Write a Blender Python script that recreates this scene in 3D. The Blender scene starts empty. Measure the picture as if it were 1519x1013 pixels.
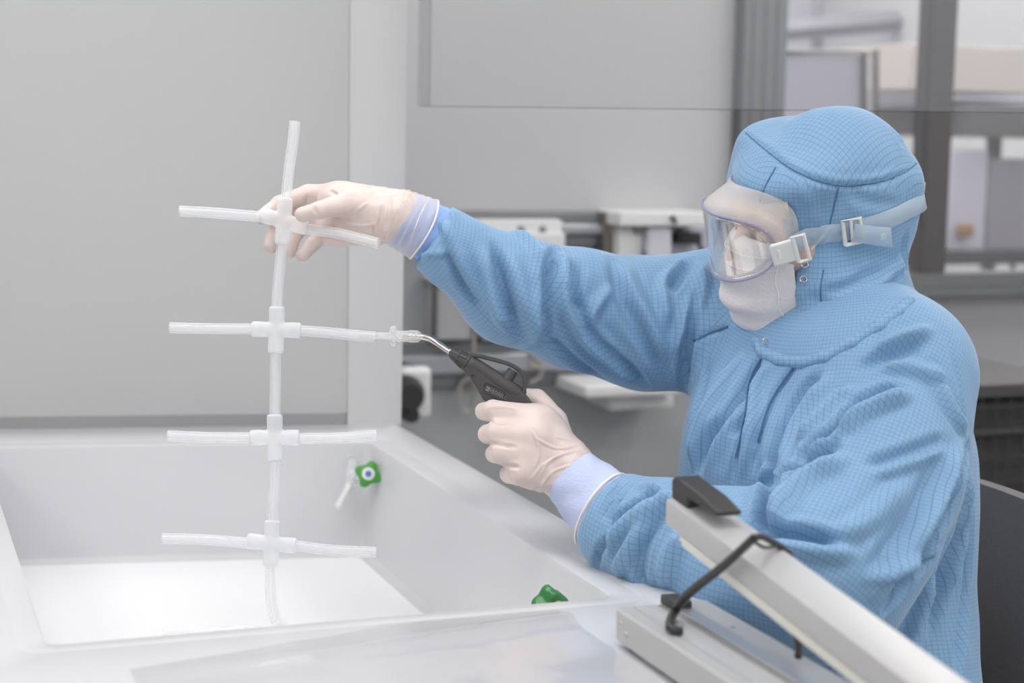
import bpy, bmesh, math, numpy as np
from mathutils import Vector, Matrix, noise
from mathutils.bvhtree import BVHTree
import openvdb

C = bpy.context.scene.collection
PI = math.pi
A = np.array
# ------------------------------------------------------------------ camera
FPX, CX, CY, CAMZ = 2500.0, 759.5, 506.5, 1.296
yaw, pit, rol = math.radians(20.6), math.radians(6.84), math.radians(1.03)
fw = A([math.sin(yaw)*math.cos(pit), math.cos(yaw)*math.cos(pit), -math.sin(pit)])
R0 = A([math.cos(yaw), -math.sin(yaw), 0.0]); U0 = np.cross(R0, fw)
RV = math.cos(rol)*R0 + math.sin(rol)*U0
UV_ = math.cos(rol)*U0 - math.sin(rol)*R0
BV = -fw
O = A([0, 0, CAMZ])
def P(x, y, d): return O + d*(fw + RV*(x-CX)/FPX - UV_*(y-CY)/FPX)
def ray(x, y): return fw + RV*(x-CX)/FPX - UV_*(y-CY)/FPX
def G(x, y, z):
    v = ray(x, y); return O + v*((z-CAMZ)/v[2])
def XP(x, y, X):
    v = ray(x, y); return O + v*(X/v[0])
def W(x, y, Y):
    v = ray(x, y); return O + v*(Y/v[1])
def cv(a, b, c): return a*RV + b*UV_ + c*BV
cam = bpy.data.cameras.new('camera'); camo = bpy.data.objects.new('camera', cam); C.objects.link(camo)
M = Matrix.Identity(4)
for i in range(3):
    M[i][0] = RV[i]; M[i][1] = UV_[i]; M[i][2] = BV[i]; M[i][3] = O[i]
camo.matrix_world = M
cam.sensor_width = 36; cam.lens = FPX*36/1519.0; cam.clip_start = .05
cam.dof.use_dof = True; cam.dof.focus_distance = 2.04; cam.dof.aperture_fstop = 3.8
bpy.context.scene.camera = camo

# ------------------------------------------------------------------ materials
def mat(name, col=(.8, .8, .8), rough=.5, metal=0, **kw):
    m = bpy.data.materials.new(name); m.use_nodes = True
    b = m.node_tree.nodes['Principled BSDF']
    b.inputs['Base Color'].default_value = (*col, 1)
    b.inputs['Roughness'].default_value = rough
    b.inputs['Metallic'].default_value = metal
    for k, v in kw.items(): b.inputs[k.replace('_', ' ')].default_value = v
    return m
def srgb(r, g, b): return tuple(((c/255+.055)/1.055)**2.4 if c > 10 else c/255/12.92 for c in (r, g, b))
def N(m, t, **kw):
    n = m.node_tree.nodes.new(t)
    for k, v in kw.items():
        if k.startswith('i_'): n.inputs[k[2:].replace('_', ' ')].default_value = v
        else: setattr(n, k, v)
    return n
def L(m, a, b): m.node_tree.links.new(a, b)
def bsdf(m): return m.node_tree.nodes['Principled BSDF']
def add_noise(m, scale, amount, bump=0.0, detail=3, coords='Object', stretch=None):
    """slight procedural variation of colour value and a bump"""
    b = bsdf(m); tc = N(m, 'ShaderNodeTexCoord'); nz = N(m, 'ShaderNodeTexNoise'); nz.inputs['Scale'].default_value = scale; nz.inputs['Detail'].default_value = detail
    src = tc.outputs[coords]
    if stretch:
        mp = N(m, 'ShaderNodeMapping'); mp.inputs['Scale'].default_value = stretch; L(m, src, mp.inputs[0]); src = mp.outputs[0]
    L(m, src, nz.inputs['Vector'])
    if amount:
        col = b.inputs['Base Color'].default_value[:3]
        mx = N(m, 'ShaderNodeMix'); mx.data_type = 'RGBA'
        mx.inputs[6].default_value = (*[c*(1-amount) for c in col], 1); mx.inputs[7].default_value = (*[min(1, c*(1+amount)) for c in col], 1)
        L(m, nz.outputs['Fac'], mx.inputs[0]); L(m, mx.outputs[2], b.inputs['Base Color'])
    if bump:
        bp = N(m, 'ShaderNodeBump'); bp.inputs['Strength'].default_value = bump; bp.inputs['Distance'].default_value = .002
        L(m, nz.outputs['Fac'], bp.inputs['Height']); L(m, bp.outputs[0], b.inputs['Normal'])
    return m
def see_through(name, col, opacity, rough=.15, edge=.25, ior=1.45, sss=0):
    """clear or milky plastic: transparent mixed with a principled surface, more opaque at grazing angles"""
    m = mat(name, col, rough); b = bsdf(m); b.inputs['IOR'].default_value = ior
    nt = m.node_tree; out = [n for n in nt.nodes if n.type == 'OUTPUT_MATERIAL'][0]
    tr = N(m, 'ShaderNodeBsdfTransparent'); mx = N(m, 'ShaderNodeMixShader')
    lw = N(m, 'ShaderNodeLayerWeight'); lw.inputs['Blend'].default_value = .35
    mr = N(m, 'ShaderNodeMapRange'); mr.inputs['To Min'].default_value = opacity; mr.inputs['To Max'].default_value = min(1, opacity+edge)
    L(m, lw.outputs['Facing'], mr.inputs['Value']); L(m, mr.outputs[0], mx.inputs[0])
    L(m, tr.outputs[0], mx.inputs[1]); L(m, b.outputs[0], mx.inputs[2]); L(m, mx.outputs[0], out.inputs[0])
    return m
def clear(name, col=(1, 1, 1), gloss=.08, edge=.6, rough=.03, tint=(1, 1, 1)):
    """clear glass-like sheet: transparent plus a fresnel mirror layer"""
    m = bpy.data.materials.new(name); m.use_nodes = True; nt = m.node_tree
    for n in list(nt.nodes):
        if n.type != 'OUTPUT_MATERIAL': nt.nodes.remove(n)
    out = nt.nodes[0]
    tr = N(m, 'ShaderNodeBsdfTransparent'); tr.inputs[0].default_value = (*tint, 1)
    gl = N(m, 'ShaderNodeBsdfGlossy'); gl.inputs['Roughness'].default_value = rough; gl.inputs[0].default_value = (*col, 1)
    lw = N(m, 'ShaderNodeLayerWeight'); lw.inputs['Blend'].default_value = .25
    mr = N(m, 'ShaderNodeMapRange'); mr.inputs['To Min'].default_value = gloss; mr.inputs['To Max'].default_value = gloss+edge
    mx = N(m, 'ShaderNodeMixShader')
    L(m, lw.outputs['Facing'], mr.inputs['Value']); L(m, mr.outputs[0], mx.inputs[0]); L(m, tr.outputs[0], mx.inputs[1]); L(m, gl.outputs[0], mx.inputs[2]); L(m, mx.outputs[0], out.inputs[0])
    return m

def cloth_mat(name, base, line, pitch, wid):
    """woven polyester with the fine dark conductive grid, laid out in metres on the UV map"""
    m = mat(name, base, .62); b = bsdf(m)
    b.inputs['Sheen Weight'].default_value = .25; b.inputs['Sheen Roughness'].default_value = .4
    b.inputs['Specular IOR Level'].default_value = .35
    uv = N(m, 'ShaderNodeUVMap'); uv.uv_map = 'UVMap'
    sep = N(m, 'ShaderNodeSeparateXYZ'); L(m, uv.outputs[0], sep.inputs[0])
    ms = []
    for k in range(2):
        a = N(m, 'ShaderNodeMath', operation='MULTIPLY'); a.inputs[1].default_value = 1/pitch; L(m, sep.outputs[k], a.inputs[0])
        p = N(m, 'ShaderNodeMath', operation='PINGPONG'); p.inputs[1].default_value = .5; L(m, a.outputs[0], p.inputs[0])
        r = N(m, 'ShaderNodeMapRange'); r.inputs['From Min'].default_value = wid*.35; r.inputs['From Max'].default_value = wid
        r.inputs['To Min'].default_value = 1; r.inputs['To Max'].default_value = 0; L(m, p.outputs[0], r.inputs['Value']); ms.append(r)
    mxm = N(m, 'ShaderNodeMath', operation='MAXIMUM'); L(m, ms[0].outputs[0], mxm.inputs[0]); L(m, ms[1].outputs[0], mxm.inputs[1])
    sc = N(m, 'ShaderNodeMath', operation='MULTIPLY'); sc.inputs[1].default_value = .44; L(m, mxm.outputs[0], sc.inputs[0])
    mx = N(m, 'ShaderNodeMix'); mx.data_type = 'RGBA'; mx.inputs[6].default_value = (*base, 1); mx.inputs[7].default_value = (*line, 1)
    L(m, sc.outputs[0], mx.inputs[0]); L(m, mx.outputs[2], b.inputs['Base Color'])
    tc = N(m, 'ShaderNodeTexCoord'); nz = N(m, 'ShaderNodeTexNoise'); nz.inputs['Scale'].default_value = 28; nz.inputs['Detail'].default_value = 4; nz.inputs['Distortion'].default_value = .6
    L(m, tc.outputs['Object'], nz.inputs['Vector'])
    bp = N(m, 'ShaderNodeBump'); bp.inputs['Strength'].default_value = .32; bp.inputs['Distance'].default_value = .006
    L(m, nz.outputs['Fac'], bp.inputs['Height']); L(m, bp.outputs[0], b.inputs['Normal'])
    return m

BLUE = srgb(128, 165, 199)
m_gown = cloth_mat('blue_cleanroom_cloth', BLUE, srgb(60, 92, 132), .0056, .085)
m_seam = mat('blue_seam_thread', srgb(78, 116, 158), .8)
m_cuffL = add_noise(mat('pale_blue_knit', srgb(190, 200, 230), .85), 60, .04, .4, stretch=(1, 1, 8))
m_cuffR = add_noise(mat('blue_knit', srgb(146, 178, 228), .85), 60, .04, .4)
m_skin = add_noise(mat('skin', srgb(206, 174, 160), .5, Subsurface_Weight=.0), 40, .06, .15)
m_skin.node_tree.nodes['Principled BSDF'].inputs['Subsurface Radius'].default_value = (.01, .004, .002)
m_glove = add_noise(mat('pale_latex_glove', srgb(218, 201, 195), .38, Subsurface_Weight=.25), 55, .05, .35, detail=2)
m_glove.node_tree.nodes['Principled BSDF'].inputs['Subsurface Radius'].default_value = (.012, .005, .004)
m_glove_thin = see_through('thin_stretched_latex', srgb(240, 228, 225), .3, .3, .35)
m_latex_edge = mat('rolled_latex_bead', srgb(238, 228, 222), .4)
m_mask = add_noise(see_through('white_nonwoven_mask', srgb(236, 230, 230), .86, .9, .12), 260, .05, .5)
m_white_soft = mat('white_soft_plastic', srgb(236, 234, 232), .4)
m_buckle = mat('milky_white_plastic', srgb(222, 222, 218), .35)
m_strap = see_through('translucent_strap', srgb(205, 222, 235), .38, .3, .2)
m_skirt = see_through('frosted_soft_vinyl', srgb(232, 226, 224), .27, .35, .35)
m_lens = clear('clear_lens', (1, 1, 1), .10, .5, .02)
m_rim = see_through('violet_tinted_clear_edge', srgb(165, 165, 200), .38, .08, .45)
m_silicone = see_through('milky_silicone_tube', srgb(246, 247, 250), .22, .55, .26)
m_conn = see_through('milky_moulded_silicone', srgb(246, 247, 250), .38, .3, .3)
m_adapter = see_through('clear_polycarbonate', (.95, .95, .95), .18, .05, .6)
m_gun = add_noise(mat('black_glass_filled_nylon', srgb(68, 66, 67), .48), 400, .08, .12)
m_gun2 = mat('dark_grey_raised_lettering', srgb(130, 128, 128), .4)
m_steel = mat('bright_steel', srgb(215, 208, 202), .18, 1)
m_alu = add_noise(mat('brushed_aluminium', srgb(196, 196, 198), .38, .85), 60, .04, .05, stretch=(1, .05, 1))
m_alu_dark = add_noise(mat('anodised_aluminium_profile', srgb(128, 129, 131), .45, .6), 40, .05)
m_alu_lac = mat('silver_lacquered_metal', srgb(186, 185, 185), .35, .15)
m_black = add_noise(mat('black_plastic', srgb(48, 46, 46), .45), 200, .1)
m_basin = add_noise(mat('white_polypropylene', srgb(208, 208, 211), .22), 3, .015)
m_basin_lit = add_noise(mat('lamplit_basin_white', srgb(246, 246, 247), .25), 3, .01)  # paler than the bowl: lamp light on the floor is put into the colour
m_panel = add_noise(mat('glossy_white_panel', srgb(184, 184, 184), .22), 2, .02)
m_panel2 = mat('white_panel_strip', srgb(198, 198, 198), .3)
m_wall = add_noise(mat('light_grey_wall', srgb(192, 192, 194), .6), 2, .02)
m_wallb = add_noise(mat('grey_lower_wall', srgb(172, 173, 176), .55), 2, .03)
m_floor = add_noise(mat('grey_vinyl_floor', srgb(150, 152, 154), .4), 6, .04)
m_ceil = mat('white_ceiling', srgb(225, 225, 225), .8)
m_green = add_noise(mat('green_valve_plastic', srgb(72, 150, 60), .35), 30, .1)
m_greend = add_noise(mat('clear_green_plastic', srgb(52, 120, 62), .15), 30, .25)
m_bluecap = mat('blue_cap', srgb(80, 120, 190), .4)
m_white = mat('white_plastic', srgb(226, 226, 226), .35)
m_chair = add_noise(mat('black_mesh_fabric', srgb(118, 114, 114), .9), 700, .35, .5)
m_wire = mat('dark_wire', srgb(70, 68, 70), .5, .3)
m_brown = mat('brown_tape', srgb(150, 120, 90), .6)
m_beige = mat('beige_cardboard', srgb(205, 196, 188), .8)
m_lav = mat('lavender_grey_plastic', srgb(190, 188, 202), .5)
m_dark = mat('dark_grey_metal', srgb(74, 72, 72), .5, .2)
m_shoe = mat('white_overshoe', srgb(225, 225, 228), .6)
m_film = clear('clear_film', (.85, .85, .85), .10, .35, .16)
m_acryl = see_through('hazy_acrylic', srgb(175, 176, 180), .12, .1, .05)
m_acryl_edge = see_through('acrylic_edge', srgb(70, 72, 78), .5, .1, .2)
def emit(name, col, s):
    m = mat(name, (1, 1, 1)); b = bsdf(m); b.inputs['Emission Color'].default_value = (*col, 1); b.inputs['Emission Strength'].default_value = s; return m
m_lamp = emit('lit_diffuser', (1, .985, .97), 10.0)
m_lamp2 = emit('lit_bench_tube', (1, 1, 1), 3.0)

# ------------------------------------------------------------------ object helpers
def tag(o, label, cat, group=None, kind=None):
    if label: o['label'] = label
    if cat: o['category'] = cat
    if group: o['group'] = group
    if kind: o['kind'] = kind
    return o
def empty(name, label, cat, loc=(0, 0, 0), group=None):
    o = bpy.data.objects.new(name, None); C.objects.link(o); o.location = Vector(loc); o.empty_display_size = .05
    return tag(o, label, cat, group)
def link(name, me, m, parent=None, smooth=True):
    o = bpy.data.objects.new(name, me); C.objects.link(o)
    if m is not None and len(me.materials) == 0: me.materials.append(m)
    if parent is not None:
        o.parent = parent
        o.matrix_parent_inverse = Matrix.Translation(world_loc(parent)).inverted()
    if smooth is True: me.polygons.foreach_set('use_smooth', [True]*len(me.polygons))
    elif smooth: 
        me.polygons.foreach_set('use_smooth', [True]*len(me.polygons)); me.set_sharp_from_angle(angle=math.radians(smooth))
    return o
# parents are only translated, children keep world-space vertices: child.location 0 with inverse translation
def world_loc(o):
    if o.parent is None: return o.location.copy()
    return Vector((0, 0, 0))
def from_pydata(name, v, f, m, parent=None, smooth=True):
    me = bpy.data.meshes.new(name); me.from_pydata([tuple(map(float, p)) for p in v], [], f); me.update()
    bm = bmesh.new(); bm.from_mesh(me); bmesh.ops.recalc_face_normals(bm, faces=bm.faces); bm.to_mesh(me); bm.free()
    return link(name, me, m, parent, smooth)
class MB:
    def __init__(s): s.v = []; s.f = []
    def add(s, v, f):
        o = len(s.v); s.v += [tuple(map(float, p)) for p in v]; s.f += [tuple(i+o for i in q) for q in f]; return s
    def box(s, c, h, ax=None, ay=None, az=None):
        ax = A([1, 0, 0.]) if ax is None else A(ax); ay = A([0, 1, 0.]) if ay is None else A(ay); az = A([0, 0, 1.]) if az is None else A(az)
        c = A(c); v = [c+ax*h[0]*i+ay*h[1]*j+az*h[2]*k for i in (-1, 1) for j in (-1, 1) for k in (-1, 1)]
        return s.add(v, [(0, 1, 3, 2), (4, 6, 7, 5), (0, 4, 5, 1), (2, 3, 7, 6), (0, 2, 6, 4), (1, 5, 7, 3)])
    def bb(s, a, b):
        a = A(a, dtype=float); b = A(b, dtype=float); return s.box((a+b)/2, abs(b-a)/2)
    def prism(s, poly, d):
        """poly: list of 3D points (planar), d: extrusion vector"""
        n = len(poly); v = [A(p) for p in poly]+[A(p)+A(d) for p in poly]
        return s.add(v, [tuple(range(n)), tuple(range(2*n-1, n-1, -1))]+[(i, (i+1) % n, n+(i+1) % n, n+i) for i in range(n)])
    def tube(s, pts, r, n=16, cap=True, smooth=0, flat=None):
        pts = [A(p, dtype=float) for p in pts]; rr = list(r) if hasattr(r, '__len__') else [r]*len(pts)
        if smooth: pts, rr = catmull(pts, rr, smooth)
        k = len(pts); v = []; up = None
        for i in range(k):
            t = pts[min(i+1, k-1)]-pts[max(i-1, 0)]; t = t/(np.linalg.norm(t)+1e-12)
            if up is None:
                up = A([0, 0, 1.]) if abs(t[2]) < .9 else A([1., 0, 0])
            a = up-t*np.dot(up, t); a /= np.linalg.norm(a); b = np.cross(t, a); up = a
            for j in range(n):
                g = 2*PI*j/n; v.append(pts[i]+rr[i]*(math.cos(g)*a+math.sin(g)*b*(flat or 1)))
        f = [(i*n+j, i*n+(j+1) % n, (i+1)*n+(j+1) % n, (i+1)*n+j) for i in range(k-1) for j in range(n)]
        if cap: f += [tuple(range(n-1, -1, -1)), tuple((k-1)*n+j for j in range(n))]
        return s.add(v, f)
    def lathe(s, c, ax, prof, n=32, cap=True):
        """prof: (distance along axis, radius)"""
        c = A(c, dtype=float); ax = A(ax, dtype=float); ax /= np.linalg.norm(ax)
        return s.tube_fixed([c+ax*z for z, r in prof], [r for z, r in prof], ax, n, cap)
    def tube_fixed(s, pts, rr, ax, n, cap):
        a = A([0, 0, 1.]) if abs(ax[2]) < .9 else A([1., 0, 0]); a = a-ax*np.dot(a, ax); a /= np.linalg.norm(a); b = np.cross(ax, a); v = []
        for p, r in zip(pts, rr):
            for j in range(n):
                g = 2*PI*j/n; v.append(p+r*(math.cos(g)*a+math.sin(g)*b))
        k = len(pts)
        f = [(i*n+j, i*n+(j+1) % n, (i+1)*n+(j+1) % n, (i+1)*n+j) for i in range(k-1) for j in range(n)]
        if cap: f += [tuple(range(n-1, -1, -1)), tuple((k-1)*n+j for j in range(n))]
        return s.add(v, f)
    def build(s, name, m, parent=None, smooth=35, bevel=0, seg=3):
        o = from_pydata(name, s.v, s.f, m, parent, smooth)
        if bevel:
            b = o.modifiers.new('bevel', 'BEVEL'); b.width = bevel; b.segments = seg; b.limit_method = 'ANGLE'; b.angle_limit = math.radians(40)
        return o
def catmull(pts, rr, n):
    P_ = [pts[0]]+list(pts)+[pts[-1]]; Q = [rr[0]]+list(rr)+[rr[-1]]; o = []; q = []
    for i in range(1, len(P_)-2):
        for k in range(n):
            t = k/n; c = [(-t+2*t*t-t**3)/2, (2-5*t*t+3*t**3)/2, (t+4*t*t-3*t**3)/2, (-t*t+t**3)/2]
            o.append(sum(c[j]*P_[i-1+j] for j in range(4))); q.append(sum(c[j]*Q[i-1+j] for j in range(4)))
    o.append(P_[-2]); q.append(Q[-2]); return o, q

# ------------------------------------------------------------------ distance-field surfaces
class Field:
    def __init__(s, h): s.h = h; s.pr = []
    def cone(s, a, b, ra, rb, k=.02, flat=None, op='add', reg=0):
        s.pr.append(('c', A(a, dtype=float), A(b, dtype=float), ra, rb, k, flat, op, reg)); return s
    def chain(s, pts, rr, k=.01, flat=None, reg=0):
        for i in range(len(pts)-1): s.cone(pts[i], pts[i+1], rr[i], rr[i+1], k, flat, 'add', reg)
        return s
    def ell(s, c, ax, r, k=.02, op='add', reg=0, pw=2):
        s.pr.append(('e', A(c, dtype=float), A(ax, dtype=float), A(r, dtype=float), pw, k, None, op, reg)); return s
    def box(s, c, ax, hs, rd, k=.005, op='sub', reg=0):
        s.pr.append(('b', A(c, dtype=float), A(ax, dtype=float), A(hs, dtype=float), rd, k, None, op, reg)); return s
    @staticmethod
    def dist(p, X):
        t = p[0]
        if t == 'c':
            a, b, ra, rb, flat = p[1], p[2], p[3], p[4], p[6]
            D = X-a
            if flat is not None:
                n, sc = A(flat[0], dtype=float), flat[1]; n = n/np.linalg.norm(n)
                D = D+(sc-1)*(D@n)[..., None]*n
                ba = (b-a)+(sc-1)*np.dot(b-a, n)*n
            else: ba = b-a
            tt = np.clip((D@ba)/max(np.dot(ba, ba), 1e-9), 0, 1)
            return np.linalg.norm(D-tt[..., None]*ba, axis=-1)-(ra+(rb-ra)*tt)
        if t == 'e':
            q = (X-p[1])@p[2].T/p[3]
            pw = p[4]
            k0 = (np.abs(q)**pw).sum(-1)**(1/pw)
            return (k0-1)*min(p[3]) if pw != 2 else k0*(k0-1)/(np.linalg.norm(q/p[3], axis=-1)+1e-9)
        if t == 'b':
            q = np.abs((X-p[1])@p[2].T)-(p[3]-p[4])
            return np.linalg.norm(np.maximum(q, 0), axis=-1)+np.minimum(q.max(-1), 0)-p[4]
    def bounds(s, p):
        if p[0] == 'c':
            r = max(p[3], p[4])*(1 if p[6] is None or p[6][1] >= 1 else 1/p[6][1]); return np.minimum(p[1], p[2])-r, np.maximum(p[1], p[2])+r
        r = (np.abs(p[2]).T@p[3]); return p[1]-r, p[1]+r
    def mesh(s):
        h = s.h; adds = [p for p in s.pr if p[7] == 'add']
        lo = np.min([s.bounds(p)[0] for p in adds], 0)-4*h; hi = np.max([s.bounds(p)[1] for p in adds], 0)+4*h
        n = np.ceil((hi-lo)/h).astype(int)+1; BIG = 6*h
        F = np.full(tuple(n), BIG, dtype=np.float32)
        for p in s.pr:
            a, b = s.bounds(p); k = p[5]; mg = k+4*h
            i0 = np.clip(np.floor((a-mg-lo)/h).astype(int), 0, n-1); i1 = np.clip(np.ceil((b+mg-lo)/h).astype(int)+1, 1, n)
            if (i1 <= i0).any(): continue
            X = np.stack(np.meshgrid(*[lo[j]+h*np.arange(i0[j], i1[j]) for j in range(3)], indexing='ij'), -1)
            d = s.dist(p, X); sl = tuple(slice(i0[j], i1[j]) for j in range(3)); f = F[sl]
            if p[7] == 'add':
                if k > 0:
                    hh = np.clip(.5+.5*(f-d)/k, 0, 1); r = f*(1-hh)+d*hh-k*hh*(1-hh)
                    r = np.minimum(r, np.minimum(f, d))if False else r
                else: r = np.minimum(f, d)
                F[sl] = np.minimum(r, BIG)
            else:
                kk = max(k, 1e-6); hh = np.clip(.5-.5*(f+d)/kk, 0, 1); F[sl] = f*(1-hh)-d*hh+kk*hh*(1-hh)
        F = np.clip(F, -3*h, 3*h)
        g = openvdb.FloatGrid(3*h); g.copyFromArray(F.astype(np.float32)); g.transform = openvdb.createLinearTransform(voxelSize=h)
        v, q = g.convertToQuads(0.0)
        v = np.asarray(v, dtype=float)+lo; q = np.asarray(q, dtype=int)
        # outward orientation
        a, b, c, d = (v[q[:, i]] for i in range(4))
        vol = (np.einsum('ij,ij->i', a, np.cross(b, c))+np.einsum('ij,ij->i', a, np.cross(c, d))).sum()
        if vol < 0: q = q[:, ::-1]
        return v, q
def smooth_v(v, q, it=2, lam=.5):
    e = np.concatenate([q[:, [0, 1]], q[:, [1, 2]], q[:, [2, 3]], q[:, [3, 0]]]); cnt = np.zeros(len(v))
    np.add.at(cnt, e[:, 0], 1); np.add.at(cnt, e[:, 1], 1)
    for _ in range(it):
        s = np.zeros_like(v)
        for j in range(3):
            s[:, j] = np.bincount(e[:, 0], v[e[:, 1], j], len(v))+np.bincount(e[:, 1], v[e[:, 0], j], len(v))
        v = v*(1-lam)+lam*s/np.maximum(cnt, 1)[:, None]
    return v
def normals(v, q):
    n = np.cross(v[q[:, 2]]-v[q[:, 0]], v[q[:, 3]]-v[q[:, 1]]); o = np.zeros_like(v)
    for i in range(4):
        for j in range(3): o[:, j] += np.bincount(q[:, i], n[:, j], len(v))
    return o/(np.linalg.norm(o, axis=1)[:, None]+1e-12)
def nz_arr(v, sc, off=0):
    return A([noise.noise(Vector((p[0]*sc[0]+off, p[1]*sc[1]+off, p[2]*sc[2]+off))) for p in v])
def project(v, q, px, d0=None):
    """the points of the surface that the photo's camera sees at these pixels"""
    bv = BVHTree.FromPolygons([tuple(p) for p in v], [tuple(map(int, x)) for x in q]); out = []
    for x, y in px:
        r = ray(x, y); h = bv.ray_cast(Vector(O), Vector(r).normalized())
        if h[0] is not None: out.append(A(h[0]))
    return out
def folds(v, q, strokes, front=True):
    """sculpt folds: each stroke is (pixels, half width m, height m)"""
    nn = normals(v, q); bv = BVHTree.FromPolygons([tuple(p) for p in v], [tuple(map(int, x)) for x in q]); disp = np.zeros(len(v))
    for px, w, hgt in strokes:
        pts, _ = catmull([A([x, y, 0.]) for x, y in px], [0]*len(px), 5)
        P3 = []
        for p in pts:
            r = ray(p[0], p[1]); h = bv.ray_cast(Vector(O), Vector(r).normalized())
            if h[0] is not None:
                if P3 and np.linalg.norm(A(h[0])-P3[-1]) > .12: continue
                P3.append(A(h[0]))
        if len(P3) < 2: continue
        P3 = A(P3); lo = P3.min(0)-3*w; hi = P3.max(0)+3*w
        idx = np.where(((v > lo) & (v < hi)).all(1))[0]
        if len(idx) == 0: continue
        X = v[idx]; best = np.full(len(idx), 1e9); bt = np.zeros(len(idx)); n = len(P3)-1
        for i in range(n):
            a = P3[i]; ba = P3[i+1]-a; t = np.clip(((X-a)@ba)/max(ba@ba, 1e-9), 0, 1); d = np.linalg.norm(X-a-t[:, None]*ba, axis=1)
            m = d < best; best[m] = d[m]; bt[m] = (i+t[m])/n
        taper = np.clip(np.minimum(bt, 1-bt)*4+.25, 0, 1)
        ww = w*(.7+.3*taper); x = best/ww
        prof = np.exp(-x**2)*(1-.0*x)-.28*np.exp(-((x-1.7)/.7)**2)
        disp[idx] += hgt*taper*prof
    return v+nn*disp[:, None], disp
def quad_mesh(name, v, q, m, parent=None):
    me = bpy.data.meshes.new(name); me.vertices.add(len(v)); me.vertices.foreach_set('co', v.astype(np.float32).ravel())
    me.loops.add(len(q)*4); me.loops.foreach_set('vertex_index', q.astype(np.int32).ravel()); me.polygons.add(len(q))
    me.polygons.foreach_set('loop_start', np.arange(0, len(q)*4, 4, dtype=np.int32)); me.polygons.foreach_set('loop_total', np.full(len(q), 4, dtype=np.int32))
    me.update(calc_edges=True); me.validate()
    return link(name, me, m, parent, True)
def cyl_uv(o, v, q, maps, prims, regs, rule=None):
    """lay the cloth grid: every panel of cloth gets the coordinates of its own sleeve or body piece"""
    fc = v[q].mean(1); best = np.full(len(fc), 1e9); reg = np.zeros(len(fc), int)
    for p in prims:
        if p[7] != 'add': continue
        d = Field.dist(p, fc); m = d < best; best[m] = d[m]; reg[m] = p[8]
    if rule is not None: reg = rule(fc, reg)
    uv = np.zeros((len(q), 4, 2))
    for r, mp in maps.items():
        m = np.where(reg == r)[0]
        if len(m) == 0: continue
        X = v[q[m]]
        if mp[0] == 'cyl':
            c, ax, ref, R_ = mp[1:5]; ax = ax/np.linalg.norm(ax); e1 = ref-ax*np.dot(ref, ax); e1 /= np.linalg.norm(e1); e2 = np.cross(ax, e1)
            D = X-c; ang = np.arctan2(D@e2, D@e1); d0 = ang-ang[:, :1]; ang = np.where(d0 > PI, ang-2*PI, np.where(d0 < -PI, ang+2*PI, ang))
            uv[m, :, 0] = ang*R_; uv[m, :, 1] = D@ax-(mp[5] if len(mp) > 5 else 0)*np.linalg.norm(D-(D@ax)[..., None]*ax, axis=-1)
        else:
            c, e1, e2 = mp[1:]; D = X-c; uv[m, :, 0] = D@e1; uv[m, :, 1] = D@e2
    me = o.data; l = me.uv_layers.new(name='UVMap'); l.data.foreach_set('uv', uv.astype(np.float32).ravel())
# ================================================================== PERSON
nrm = lambda a: a/np.linalg.norm(a)
HC0 = P(1225, 320, 2.1)
HF = nrm(cv(-.91, -.37, .184)); HU = nrm(cv(-.27, .87, .41)); HU = nrm(HU-HF*np.dot(HU, HF)); HL = np.cross(HU, HF)
HC = HC0+HF*.014+HU*.012
HA = np.stack([HF, HU, HL])
def H(f, u, l): return HC+f*HF+u*HU+l*HL
pelvis = A([1.20, 1.88, .56])
person = empty('person', 'seated person in blue gridded hooded cleanroom gown, goggles, mask and pale gloves', 'person', (1.2, 1.88, 0))

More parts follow.
